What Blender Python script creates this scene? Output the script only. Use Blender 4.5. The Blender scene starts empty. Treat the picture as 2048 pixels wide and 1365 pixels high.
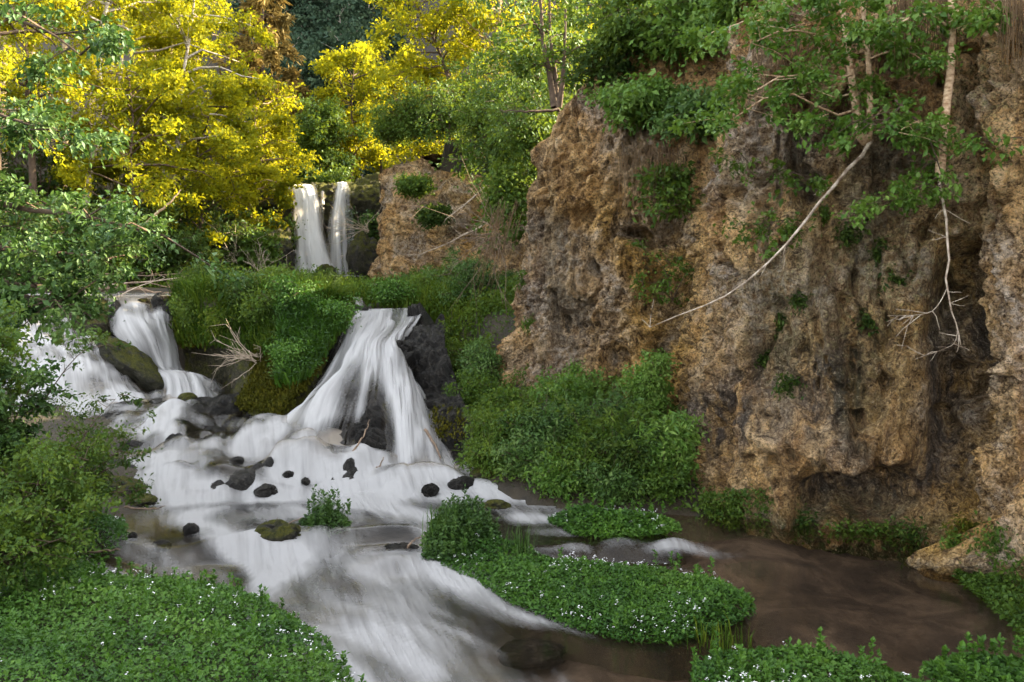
import bpy, math, random
import numpy as np
R = math.radians
SC = bpy.context.scene
COL = SC.collection

# ------------------------------------------------------------------ camera, sky, sun, exposure
EYE = 3.0            # metres above the lower pool
F = 1774.0           # focal length in photo pixels (2048 wide)
HX, HY = 1024.0, 540.0
cd = bpy.data.cameras.new('camera'); cam = bpy.data.objects.new('camera', cd); COL.objects.link(cam)
cam.location = (0, 0, EYE); cam.rotation_euler = (R(90), 0, 0)
cd.sensor_width = 36.0; cd.lens = 36.0 * F / 2048.0
cd.shift_y = -(682.5 - HY) / 2048.0
cd.clip_start = 0.1; cd.clip_end = 2000
SC.camera = cam

SUN_AZ, SUN_EL = 66.0, 27.0      # azimuth from +Y (ahead) towards +X (right)
sd = np.array([math.cos(R(SUN_EL)) * math.sin(R(SUN_AZ)), math.cos(R(SUN_EL)) * math.cos(R(SUN_AZ)), math.sin(R(SUN_EL))])
w = bpy.data.worlds.new('World'); SC.world = w; w.use_nodes = True
wn = w.node_tree.nodes; wl = w.node_tree.links
sky = wn.new('ShaderNodeTexSky'); sky.sky_type = 'NISHITA'; sky.sun_disc = False
sky.sun_elevation = R(SUN_EL); sky.sun_rotation = R(SUN_AZ)
sky.ozone_density = 0.6; sky.dust_density = 2.0
hsv = wn.new('ShaderNodeHueSaturation'); hsv.inputs['Saturation'].default_value = 0.16
wl.new(sky.outputs[0], hsv.inputs['Color'])
bg = wn['Background']; wl.new(hsv.outputs[0], bg.inputs['Color']); bg.inputs['Strength'].default_value = 0.15

ld = bpy.data.lights.new('sun', 'SUN'); sun = bpy.data.objects.new('sun', ld); COL.objects.link(sun)
ld.energy = 5.0; ld.angle = R(0.5); ld.color = (1.0, 0.82, 0.53)
from mathutils import Vector
sun.rotation_euler = Vector(sd).to_track_quat('Z', 'Y').to_euler()
sun.location = (30, 10, 40)

vs = SC.view_settings
vs.view_transform = 'Standard'; vs.look = 'None'; vs.gamma = 1.0; vs.use_curve_mapping = False
vs.exposure = 2.85
SC.cycles.use_denoising = True; SC.cycles.denoising_prefilter = 'FAST'; SC.cycles.use_adaptive_sampling = False; SC.cycles.sample_clamp_indirect = 6.0
SC.cycles.max_bounces = 8; SC.cycles.diffuse_bounces = 3; SC.cycles.glossy_bounces = 3
SC.cycles.transmission_bounces = 6; SC.cycles.transparent_max_bounces = 12
SC.cycles.caustics_reflective = False; SC.cycles.caustics_refractive = False

# ------------------------------------------------------------------ helpers
def P(px, py, d):
    px = np.asarray(px, float); py = np.asarray(py, float); d = np.asarray(d, float)
    return np.stack([(px - HX) / F * d, d + 0 * px, EYE - (py - HY) / F * d], -1)
def gp(px, py, z=0.0):
    d = (EYE - z) * F / (py - HY)
    return ((px - HX) / F * d, d)
def gpoly(pts, z=0.0): return np.array([gp(a, b, z) for a, b in pts])
def pix(v):
    return HX + v[..., 0] / v[..., 1] * F, HY + (EYE - v[..., 2]) / v[..., 1] * F

def _hash(i, j, k, seed):
    h = (i * 374761393 + j * 668265263 + k * 1274126177 + seed * 974711) & 0xffffffff
    h = ((h ^ (h >> 13)) * 1274126177) & 0xffffffff
    h = ((h ^ (h >> 16)) * 2246822519) & 0xffffffff
    return ((h ^ (h >> 15)) & 0xffff) / 65535.0
def vnoise(p, seed=0):
    p = np.asarray(p, float); shp = p.shape[:-1]; p = p.reshape(-1, 3)
    b = np.floor(p); f = p - b; b = b.astype(np.int64); f = f * f * f * (f * (f * 6 - 15) + 10)
    out = 0
    for dx in (0, 1):
        for dy in (0, 1):
            for dz in (0, 1):
                wgt = (f[:, 0] if dx else 1 - f[:, 0]) * (f[:, 1] if dy else 1 - f[:, 1]) * (f[:, 2] if dz else 1 - f[:, 2])
                out = out + wgt * _hash(b[:, 0] + dx, b[:, 1] + dy, b[:, 2] + dz, seed)
    return (out * 2 - 1).reshape(shp)
def fbm(p, octs=4, seed=0, gain=0.5, ridged=False):
    p = np.asarray(p, float); s = 0; a = 1.0; t = 0
    for o in range(octs):
        n = vnoise(p * (2.03 ** o) + o * 17.3, seed + o)
        if ridged: n = 1 - 2 * np.abs(n)
        s = s + a * n; t += a; a *= gain
    return s / t
def sstep(a, b, x):
    t = np.clip((x - a) / (b - a), 0, 1); return t * t * (3 - 2 * t)
def poly_sd(poly, x, y):
    """signed distance to polygon, positive inside"""
    x = np.asarray(x, float); y = np.asarray(y, float)
    d2 = np.full(x.shape, 1e18); ins = np.zeros(x.shape, bool)
    n = len(poly)
    for i in range(n):
        ax, ay = poly[i]; bx, by = poly[(i + 1) % n]
        ex, ey = bx - ax, by - ay
        t = np.clip(((x - ax) * ex + (y - ay) * ey) / (ex * ex + ey * ey + 1e-12), 0, 1)
        d2 = np.minimum(d2, (x - ax - t * ex) ** 2 + (y - ay - t * ey) ** 2)
        c = ((ay > y) != (by > y)) & (x < (bx - ax) * (y - ay) / (by - ay + 1e-12) + ax)
        ins ^= c
    return np.where(ins, 1, -1) * np.sqrt(d2)
def catmull(pts, n):
    """pts (K,...) resampled to n along axis 0"""
    pts = np.asarray(pts, float); K = len(pts)
    t = np.linspace(0, K - 1, n); i = np.clip(t.astype(int), 0, K - 2); u = (t - i).reshape((-1,) + (1,) * (pts.ndim - 1))
    p0 = pts[np.maximum(i - 1, 0)]; p1 = pts[i]; p2 = pts[i + 1]; p3 = pts[np.minimum(i + 2, K - 1)]
    return 0.5 * (2 * p1 + (p2 - p0) * u + (2 * p0 - 5 * p1 + 4 * p2 - p3) * u ** 2 + (3 * p1 - p0 - 3 * p2 + p3) * u ** 3)

def mesh(name, V, faces, mat, parent=None, smooth=False, attrs=None, **props):
    """faces: list of (M,k) int arrays"""
    V = np.ascontiguousarray(V, np.float32).reshape(-1, 3)
    if not isinstance(faces, list): faces = [faces]
    faces = [np.asarray(f, np.int32) for f in faces if len(f)]
    me = bpy.data.meshes.new(name)
    loops = np.concatenate([f.ravel() for f in faces]); tot = np.concatenate([np.full(len(f), f.shape[1], np.int32) for f in faces])
    start = np.concatenate([[0], np.cumsum(tot)[:-1]]).astype(np.int32)
    me.vertices.add(len(V)); me.vertices.foreach_set('co', V.ravel())
    me.loops.add(len(loops)); me.loops.foreach_set('vertex_index', loops)
    me.polygons.add(len(tot)); me.polygons.foreach_set('loop_start', start)
    try: me.polygons.foreach_set('loop_total', tot)
    except Exception: pass
    me.polygons.foreach_set('use_smooth', np.full(len(tot), smooth))
    for k, a in (attrs or {}).items():
        at = me.attributes.new(k, 'FLOAT', 'POINT'); at.data.foreach_set('value', np.ascontiguousarray(a, np.float32).ravel())
    me.update(calc_edges=True); me.validate()
    me.materials.append(mat)
    o = bpy.data.objects.new(name, me); COL.objects.link(o)
    if parent is not None: o.parent = parent
    for k, v in props.items(): o[k] = v
    return o
def thing(name, label, category, group=None):
    o = bpy.data.objects.new(name, None); COL.objects.link(o); o.empty_display_size = 0.2
    o['label'] = label; o['category'] = category
    if group: o['group'] = group
    return o
def tagged(o, label, category=None, group=None, kind=None):
    if label: o['label'] = label
    if category: o['category'] = category
    if group: o['group'] = group
    if kind: o['kind'] = kind
    return o
def faces_out(g):
    nv, nu = g.shape[:2]; q = gridfaces(nu, nv); c = np.cross(np.gradient(g, axis=1), np.gradient(g, axis=0))[..., 1].mean()
    return q[:, ::-1] if c > 0 else q
def gridfaces(nu, nv):
    i = np.arange((nv - 1) * (nu - 1)); r = i // (nu - 1); c = i % (nu - 1); a = r * nu + c
    return np.stack([a, a + 1, a + nu + 1, a + nu], 1)

def tubes(Pt, Rd, ns=5):
    """Pt (M,K,3) polylines, Rd (M,K) radii -> V, quads"""
    Pt = np.asarray(Pt, float); Rd = np.asarray(Rd, float); M, K, _ = Pt.shape
    T = np.gradient(Pt, axis=1); T /= np.linalg.norm(T, axis=2, keepdims=True) + 1e-9
    up = np.where(np.abs(T[..., 2:3]) > 0.9, np.array([1.0, 0, 0]), np.array([0, 0, 1.0]))
    A = np.cross(T, up); A /= np.linalg.norm(A, axis=2, keepdims=True) + 1e-9
    B = np.cross(T, A)
    th = np.arange(ns) * 2 * np.pi / ns
    V = Pt[:, :, None] + Rd[:, :, None, None] * (A[:, :, None] * np.cos(th)[None, None, :, None] + B[:, :, None] * np.sin(th)[None, None, :, None])
    m, k, s = np.meshgrid(np.arange(M), np.arange(K - 1), np.arange(ns), indexing='ij')
    base = (m * K + k) * ns; a = base + s; b = base + (s + 1) % ns
    Q = np.stack([a, b, b + ns, a + ns], -1).reshape(-1, 4)
    return V.reshape(-1, 3), Q
def joinVF(parts):
    Vs, Fs, n = [], [], 0
    for V, Fq in parts:
        Vs.append(V); Fs.append(Fq + n); n += len(V)
    return np.concatenate(Vs), np.concatenate(Fs)
def unit(v): return v / (np.linalg.norm(v, axis=-1, keepdims=True) + 1e-9)

def leaves(rng, C, size, adir=None, spread=1.0, nup=0.5, width=0.6, fold=0.25):
    """diamond leaves folded on the midrib; C base points"""
    N = len(C); size = np.broadcast_to(np.asarray(size, float), (N,)).copy() * np.clip(rng.lognormal(-.08, .32, N), .4, 1.7)
    a = rng.normal(size=(N, 3)) * spread
    if adir is not None: a = a + adir
    a = unit(a)
    n = rng.normal(size=(N, 3)) * (1 - nup) + np.array([0, 0, 1.0]) * nup
    sidev = unit(np.cross(a, n)); n = unit(np.cross(sidev, a))
    L = size[:, None]; W = L * width * 0.5
    b = C; tip = C + a * L - np.array([0, 0, 0.12]) * L
    r = C + a * L * 0.45 + sidev * W + n * W * fold; l = C + a * L * 0.45 - sidev * W + n * W * fold
    V = np.stack([b, r, tip, l], 1).reshape(-1, 3)
    i = np.arange(N) * 4
    T = np.concatenate([np.stack([i, i + 1, i + 2], 1), np.stack([i, i + 2, i + 3], 1)])
    return V, T
def leafmesh(name, rng, C, size, mat, parent=None, tint=None, **kw):
    props = {k: kw.pop(k) for k in list(kw) if k in ('label', 'category', 'kind', 'group')}
    V, T = leaves(rng, C, size, **kw)
    N = len(C)
    t = rng.uniform(0, 1, N) if tint is None else np.clip(tint + rng.normal(0, 0.14, N), 0, 1)
    return mesh(name, V, T, mat, parent, attrs={'tint': np.repeat(t, 4)}, **props)

# ------------------------------------------------------------------ materials
def newmat(name):
    m = bpy.data.materials.new(name); m.use_nodes = True; nt = m.node_tree; nt.nodes.clear()
    out = nt.nodes.new('ShaderNodeOutputMaterial')
    return m, nt, out
def N(nt, t, **kw):
    n = nt.nodes.new(t)
    for k, v in kw.items():
        if k in n.inputs.keys() if hasattr(n.inputs, 'keys') else False: n.inputs[k].default_value = v
        else: setattr(n, k, v)
    return n
def ramp(nt, fac, stops, interp='LINEAR'):
    r = nt.nodes.new('ShaderNodeValToRGB'); cr = r.color_ramp; cr.interpolation = interp
    while len(cr.elements) < len(stops): cr.elements.new(0.5)
    for e, (p, c) in zip(cr.elements, stops):
        e.position = p; e.color = (c, c, c, 1) if isinstance(c, (int, float)) else (*c, 1)
    nt.links.new(fac, r.inputs[0]); return r.outputs[0]
def noise(nt, vec, scale, detail=4, rough=0.55, dist=0.0):
    n = nt.nodes.new('ShaderNodeTexNoise'); n.inputs['Scale'].default_value = scale; n.inputs['Detail'].default_value = detail
    n.inputs['Roughness'].default_value = rough; n.inputs['Distortion'].default_value = dist
    if vec is not None: nt.links.new(vec, n.inputs['Vector'])
    return n.outputs['Fac']
def mapping(nt, vec, scale):
    m = nt.nodes.new('ShaderNodeMapping'); m.inputs['Scale'].default_value = scale; nt.links.new(vec, m.inputs['Vector']); return m.outputs[0]
def mix(nt, f, a, b, typ='MIX'):
    m = nt.nodes.new('ShaderNodeMix'); m.data_type = 'RGBA'; m.blend_type = typ
    for s, v in ((m.inputs[0], f), (m.inputs[6], a), (m.inputs[7], b)):
        if hasattr(v, 'is_output'): nt.links.new(v, s)
        else: s.default_value = v if isinstance(v, (int, float)) else (*v, 1)
    return m.outputs[2]
def math_(nt, op, a, b=None, clamp=False):
    m = nt.nodes.new('ShaderNodeMath'); m.operation = op; m.use_clamp = clamp
    for s, v in ((m.inputs[0], a), (m.inputs[1], b)):
        if v is None: continue
        if hasattr(v, 'is_output'): nt.links.new(v, s)
        else: s.default_value = v
    return m.outputs[0]
def attr(nt, name):
    a = nt.nodes.new('ShaderNodeAttribute'); a.attribute_name = name; return a.outputs['Fac']
def objco(nt):
    g = nt.nodes.new('ShaderNodeNewGeometry'); return g.outputs['Position']

def leaf_mat(name, dark, mid, light, trans=0.4, tcol=None, gloss=0.12):
    m, nt, out = newmat(name); t = attr(nt, 'tint')
    c = ramp(nt, t, [(0.0, dark), (0.5, mid), (1.0, light)])
    big = noise(nt, objco(nt), 1.3, 2)
    c = mix(nt, ramp(nt, big, [(0.35, 0.0), (0.7, 0.5)]), c, dark)
    d = nt.nodes.new('ShaderNodeBsdfDiffuse'); nt.links.new(c, d.inputs[0])
    tr = nt.nodes.new('ShaderNodeBsdfTranslucent')
    if tcol: nt.links.new(mix(nt, 0.6, c, tcol), tr.inputs[0])
    else: nt.links.new(c, tr.inputs[0])
    ms = nt.nodes.new('ShaderNodeMixShader'); ms.inputs[0].default_value = trans
    nt.links.new(d.outputs[0], ms.inputs[1]); nt.links.new(tr.outputs[0], ms.inputs[2])
    g = nt.nodes.new('ShaderNodeBsdfGlossy'); g.inputs['Roughness'].default_value = 0.5; g.inputs[0].default_value = (0.8, 0.95, 0.95, 1)
    lw = nt.nodes.new('ShaderNodeLayerWeight'); fac = math_(nt, 'ADD', math_(nt, 'MULTIPLY', math_(nt, 'POWER', lw.outputs['Facing'], 4.0), gloss * 2.2), gloss * 0.14)
    m2 = nt.nodes.new('ShaderNodeMixShader'); nt.links.new(fac, m2.inputs[0])
    nt.links.new(ms.outputs[0], m2.inputs[1]); nt.links.new(g.outputs[0], m2.inputs[2])
    nt.links.new(m2.outputs[0], out.inputs[0]); return m

M = {}
M['leaf_yellow'] = leaf_mat('leaf_yellow', (0.045, 0.075, 0.006), (0.18, 0.215, 0.010), (0.36, 0.34, 0.014), 0.5, (0.60, 0.53, 0.012), 0.03)
M['leaf_green'] = leaf_mat('leaf_green', (0.030, 0.065, 0.008), (0.070, 0.13, 0.016), (0.14, 0.20, 0.028), 0.35, (0.20, 0.26, 0.02), 0.08)
M['leaf_teal'] = leaf_mat('leaf_teal', (0.026, 0.062, 0.010), (0.062, 0.125, 0.020), (0.13, 0.20, 0.045), 0.3, None, 0.12)
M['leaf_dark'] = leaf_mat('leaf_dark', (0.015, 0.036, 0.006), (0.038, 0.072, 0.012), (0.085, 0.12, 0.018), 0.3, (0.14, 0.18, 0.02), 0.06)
M['leaf_cress'] = leaf_mat('leaf_cress', (0.030, 0.085, 0.008), (0.070, 0.16, 0.014), (0.14, 0.25, 0.035), 0.3, None, 0.12)
M['leaf_bright'] = leaf_mat('leaf_bright', (0.05, 0.12, 0.014), (0.11, 0.21, 0.026), (0.20, 0.30, 0.06), 0.4, (0.2, 0.3, 0.03), 0.12)
M['grass'] = leaf_mat('grass', (0.028, 0.065, 0.006), (0.075, 0.13, 0.011), (0.17, 0.20, 0.020), 0.4, None, 0.05)
M['needle'] = leaf_mat('needle', (0.12, 0.09, 0.028), (0.22, 0.155, 0.045), (0.32, 0.22, 0.06), 0.2, None, 0.03)
M['leaf_far'] = leaf_mat('leaf_far', (0.022, 0.044, 0.026), (0.045, 0.075, 0.042), (0.075, 0.11, 0.055), 0.2, None, 0.04)
M['moss'] = leaf_mat('moss', (0.035, 0.042, 0.005), (0.085, 0.082, 0.009), (0.17, 0.14, 0.018), 0.2, None, 0.03)

def simple(name, col, rough=0.7, col2=None, scale=8.0, bump=0.0, stretch=(1, 1, 1), spec=0.3):
    m, nt, out = newmat(name); b = nt.nodes.new('ShaderNodeBsdfPrincipled'); nt.links.new(b.outputs[0], out.inputs[0])
    b.inputs['Roughness'].default_value = rough; b.inputs['Specular IOR Level'].default_value = spec
    nz = noise(nt, mapping(nt, objco(nt), stretch), scale, 5, 0.6)
    c = ramp(nt, nz, [(0.35, col), (0.65, col2 or col)]); nt.links.new(c, b.inputs[0])
    if bump:
        bp = nt.nodes.new('ShaderNodeBump'); bp.inputs['Strength'].default_value = bump; bp.inputs['Distance'].default_value = 0.03
        nt.links.new(nz, bp.inputs['Height']); nt.links.new(bp.outputs[0], b.inputs['Normal'])
    return m
M['flower'] = simple('flower', (0.76, 0.76, 0.78), 0.6)
M['bark_pale'] = simple('bark_pale', (0.66, 0.50, 0.33), 0.8, (0.26, 0.14, 0.07), 14, 0.5, (1, 1, 2.2))
M['bark_white'] = simple('bark_white', (0.55, 0.50, 0.42), 0.8, (0.22, 0.17, 0.13), 10, 0.4, (1, 1, 3))
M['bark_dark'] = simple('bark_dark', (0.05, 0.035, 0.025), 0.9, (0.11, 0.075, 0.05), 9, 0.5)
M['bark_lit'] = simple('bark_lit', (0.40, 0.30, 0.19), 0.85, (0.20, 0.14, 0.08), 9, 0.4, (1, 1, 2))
M['deadwood'] = simple('deadwood', (0.50, 0.42, 0.33), 0.8, (0.30, 0.23, 0.17), 18, 0.4)
M['deadwood_white'] = simple('deadwood_white', (0.58, 0.50, 0.40), 0.8, (0.16, 0.11, 0.075), 11, 0.6)
M['driftwood'] = simple('driftwood', (0.24, 0.17, 0.12), 0.85, (0.10, 0.07, 0.05), 12, 0.4)
M['root'] = simple('root', (0.10, 0.065, 0.035), 0.9, (0.16, 0.10, 0.05), 10)

def soil_mat():
    m, nt, out = newmat('soil'); b = nt.nodes.new('ShaderNodeBsdfPrincipled'); nt.links.new(b.outputs[0], out.inputs[0])
    p = objco(nt); b.inputs['Roughness'].default_value = 0.9
    c = ramp(nt, noise(nt, p, 3.5, 6, 0.6), [(0.3, (0.010, 0.008, 0.005)), (0.55, (0.030, 0.022, 0.012)), (0.75, (0.032, 0.038, 0.012))])
    nt.links.new(c, b.inputs[0])
    bp = nt.nodes.new('ShaderNodeBump'); bp.inputs['Strength'].default_value = 0.8; bp.inputs['Distance'].default_value = 0.06
    nt.links.new(noise(nt, p, 9, 6, 0.65), bp.inputs['Height']); nt.links.new(bp.outputs[0], b.inputs['Normal'])
    return m
M['soil'] = soil_mat()
def ground_mat():
    m, nt, out = newmat('ground'); b = nt.nodes.new('ShaderNodeBsdfPrincipled'); nt.links.new(b.outputs[0], out.inputs[0])
    p = objco(nt); b.inputs['Roughness'].default_value = 0.75
    bed = ramp(nt, noise(nt, p, 2.2, 6, 0.62, 0.4), [(0.30, (0.014, 0.010, 0.008)), (0.48, (0.048, 0.034, 0.026)), (0.66, (0.12, 0.088, 0.066))])
    soil = ramp(nt, noise(nt, p, 2.5, 6, 0.6), [(0.3, (0.010, 0.008, 0.004)), (0.55, (0.030, 0.021, 0.010)), (0.75, (0.032, 0.036, 0.010))])
    rk = ramp(nt, noise(nt, p, 3.0, 6, 0.65), [(0.35, (0.010, 0.010, 0.010)), (0.65, (0.075, 0.070, 0.066))])
    bed = mix(nt, attr(nt, 'rocky'), bed, rk)
    c = mix(nt, attr(nt, 'bed'), soil, bed); nt.links.new(c, b.inputs[0])
    bp = nt.nodes.new('ShaderNodeBump'); bp.inputs['Strength'].default_value = 0.7; bp.inputs['Distance'].default_value = 0.05
    nt.links.new(noise(nt, p, 8, 6, 0.65), bp.inputs['Height']); nt.links.new(bp.outputs[0], b.inputs['Normal'])
    return m
M['ground'] = ground_mat()

def cliff_mat(name, wet=False):
    m, nt, out = newmat(name); b = nt.nodes.new('ShaderNodeBsdfPrincipled'); nt.links.new(b.outputs[0], out.inputs[0])
    p = objco(nt)
    n1 = noise(nt, p, 0.9, 6, 0.6, 0.3)
    n2 = noise(nt, mapping(nt, p, (1, 1, 0.22)), 2.6, 7, 0.65, 0.4)
    n3 = noise(nt, p, 9, 6, 0.7)
    n4 = noise(nt, p, 34, 4, 0.7)
    base = ramp(nt, n2, [(0.30, (0.12, 0.056, 0.018)), (0.42, (0.36, 0.195, 0.068)), (0.53, (0.57, 0.36, 0.155)), (0.70, (0.72, 0.54, 0.33))])
    ochre = ramp(nt, n3, [(0.32, (0.20, 0.105, 0.022)), (0.5, (0.43, 0.25, 0.06)), (0.68, (0.60, 0.38, 0.13))])
    c = mix(nt, attr(nt, 'ochre'), base, ochre)
    # grey crust
    grey = ramp(nt, n3, [(0.3, (0.17, 0.14, 0.115)), (0.7, (0.48, 0.43, 0.37))])
    gm = math_(nt, 'MULTIPLY', ramp(nt, n1, [(0.46, 0.0), (0.60, 0.8)]), ramp(nt, n3, [(0.38, 0.2), (0.55, 1.0)]))
    c = mix(nt, gm, c, grey)
    # dark pits and stains, plus darkening of recesses put into the colour
    dk = ramp(nt, math_(nt, 'ADD', math_(nt, 'MULTIPLY', n3, 0.6), math_(nt, 'MULTIPLY', n4, 0.4)), [(0.38, 0.9), (0.47, 0.0)])
    dk = math_(nt, 'MULTIPLY', dk, ramp(nt, noise(nt, p, 1.7, 4, 0.6), [(0.38, 0.15), (0.6, 1.0)]))
    c = mix(nt, dk, c, (0.038, 0.022, 0.011))
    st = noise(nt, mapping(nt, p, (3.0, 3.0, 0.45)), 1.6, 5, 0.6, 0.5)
    c = mix(nt, math_(nt, 'MULTIPLY', attr(nt, 'stain_recess'), ramp(nt, st, [(0.38, 0.1), (0.58, 1.0)])), c, (0.085, 0.066, 0.052))
    # pale yellow lichen and moss
    ln = noise(nt, p, 13, 6, 0.75)
    c = mix(nt, math_(nt, 'MULTIPLY', attr(nt, 'lichen'), ramp(nt, ln, [(0.50, 0.0), (0.60, 0.9)])), c, (0.42, 0.38, 0.17))
    mn = noise(nt, p, 4.5, 7, 0.75)
    c = mix(nt, math_(nt, 'MULTIPLY', attr(nt, 'moss'), ramp(nt, mn, [(0.36, 0.0), (0.55, 1.0)])), c, (0.028, 0.042, 0.010))
    c = mix(nt, ramp(nt, n4, [(0.37, 0.75), (0.49, 0.0)]), c, (0.05, 0.028, 0.012))
    c = mix(nt, ramp(nt, n4, [(0.55, 0.0), (0.68, 0.55)]), c, (0.66, 0.52, 0.35))
    n5 = noise(nt, p, 62, 3, 0.75); vc = nt.nodes.new('ShaderNodeTexVoronoi'); vc.feature = 'DISTANCE_TO_EDGE'; vc.inputs['Scale'].default_value = 6.5
    wp = nt.nodes.new('ShaderNodeVectorMath'); wp.operation = 'ADD'; nt.links.new(p, wp.inputs[0])
    nc = nt.nodes.new('ShaderNodeTexNoise'); nc.inputs['Scale'].default_value = 5; nc.inputs['Detail'].default_value = 5; nt.links.new(p, nc.inputs['Vector'])
    sc_ = nt.nodes.new('ShaderNodeVectorMath'); sc_.operation = 'SCALE'; sc_.inputs['Scale'].default_value = 0.35; nt.links.new(nc.outputs['Color'], sc_.inputs[0]); nt.links.new(sc_.outputs[0], wp.inputs[1])
    nt.links.new(wp.outputs[0], vc.inputs['Vector'])
    ck = math_(nt, 'MULTIPLY', ramp(nt, vc.outputs['Distance'], [(0.0, 1.0), (0.09, 0.0)]), ramp(nt, noise(nt, p, 2.3, 4, 0.6), [(0.45, 0.0), (0.58, 0.8)]))
    c = mix(nt, ck, c, (0.035, 0.02, 0.01))
    c = mix(nt, 1.0, c, ramp(nt, n5, [(0.34, 0.62), (0.48, 1.08), (0.66, 1.42)]), 'MULTIPLY')
    c = mix(nt, 1.0, c, ramp(nt, n3, [(0.36, 0.6), (0.5, 1.15), (0.68, 1.45)]), 'MULTIPLY')
    nt.links.new(c, b.inputs[0])
    b.inputs['Roughness'].default_value = 0.88; b.inputs['Specular IOR Level'].default_value = 0.25
    vo = nt.nodes.new('ShaderNodeTexVoronoi'); vo.inputs['Scale'].default_value = 11; nt.links.new(p, vo.inputs['Vector'])
    h = math_(nt, 'ADD', math_(nt, 'MULTIPLY', n3, 1.0), math_(nt, 'ADD', math_(nt, 'MULTIPLY', n4, 0.5), math_(nt, 'MULTIPLY', vo.outputs['Distance'], 0.5)))
    bp = nt.nodes.new('ShaderNodeBump'); bp.inputs['Strength'].default_value = 1.0; bp.inputs['Distance'].default_value = 0.22
    nt.links.new(h, bp.inputs['Height']); nt.links.new(bp.outputs[0], b.inputs['Normal'])
    return m
M['cliff'] = cliff_mat('cliff')
def wet_mat(name, c0, c1, rough=0.25, moss=0.0):
    m, nt, out = newmat(name); b = nt.nodes.new('ShaderNodeBsdfPrincipled'); nt.links.new(b.outputs[0], out.inputs[0])
    p = objco(nt); n = noise(nt, p, 7, 6, 0.7); n2 = noise(nt, p, 30, 5, 0.75)
    c = ramp(nt, n, [(0.40, c0), (0.72, c1)]); c = mix(nt, 1.0, c, ramp(nt, n2, [(0.36, 0.15), (0.52, 0.8), (0.62, 2.4)]), 'MULTIPLY')
    if moss:
        g = nt.nodes.new('ShaderNodeNewGeometry'); sx = nt.nodes.new('ShaderNodeSeparateXYZ'); nt.links.new(g.outputs['Normal'], sx.inputs[0])
        f = math_(nt, 'MULTIPLY', ramp(nt, sx.outputs[2], [(0.1, 0.2), (0.6, 1.0)]), ramp(nt, noise(nt, p, 5, 5, 0.7), [(0.5 - 0.3 * moss, 0), (0.62 - 0.3 * moss, 1.0)]))
        c = mix(nt, f, c, ramp(nt, n2, [(0.35, (0.03, 0.04, 0.006)), (0.65, (0.12, 0.115, 0.012))]))
        nt.links.new(math_(nt, 'ADD', math_(nt, 'MULTIPLY', f, 0.6), rough, True), b.inputs['Roughness'])
    else: b.inputs['Roughness'].default_value = rough
    nt.links.new(c, b.inputs[0])
    bp = nt.nodes.new('ShaderNodeBump'); bp.inputs['Strength'].default_value = 1.0; bp.inputs['Distance'].default_value = 0.14; b.inputs['Specular IOR Level'].default_value = 0.35
    nt.links.new(math_(nt, 'ADD', n, math_(nt, 'MULTIPLY', n2, 0.8)), bp.inputs['Height']); nt.links.new(bp.outputs[0], b.inputs['Normal'])
    return m
M['wet_rock'] = wet_mat('wet_rock', (0.006, 0.0055, 0.005), (0.05, 0.044, 0.038), 0.30)
M['wet_rock_moss'] = wet_mat('wet_rock_moss', (0.006, 0.0055, 0.005), (0.05, 0.044, 0.038), 0.42, 0.5)
M['moss_rock'] = wet_mat('moss_rock', (0.02, 0.017, 0.012), (0.08, 0.065, 0.045), 0.5, 1.0)
M['dark_rock'] = wet_mat('dark_rock', (0.010, 0.009, 0.008), (0.07, 0.06, 0.05), 0.6, 0.3)

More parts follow.
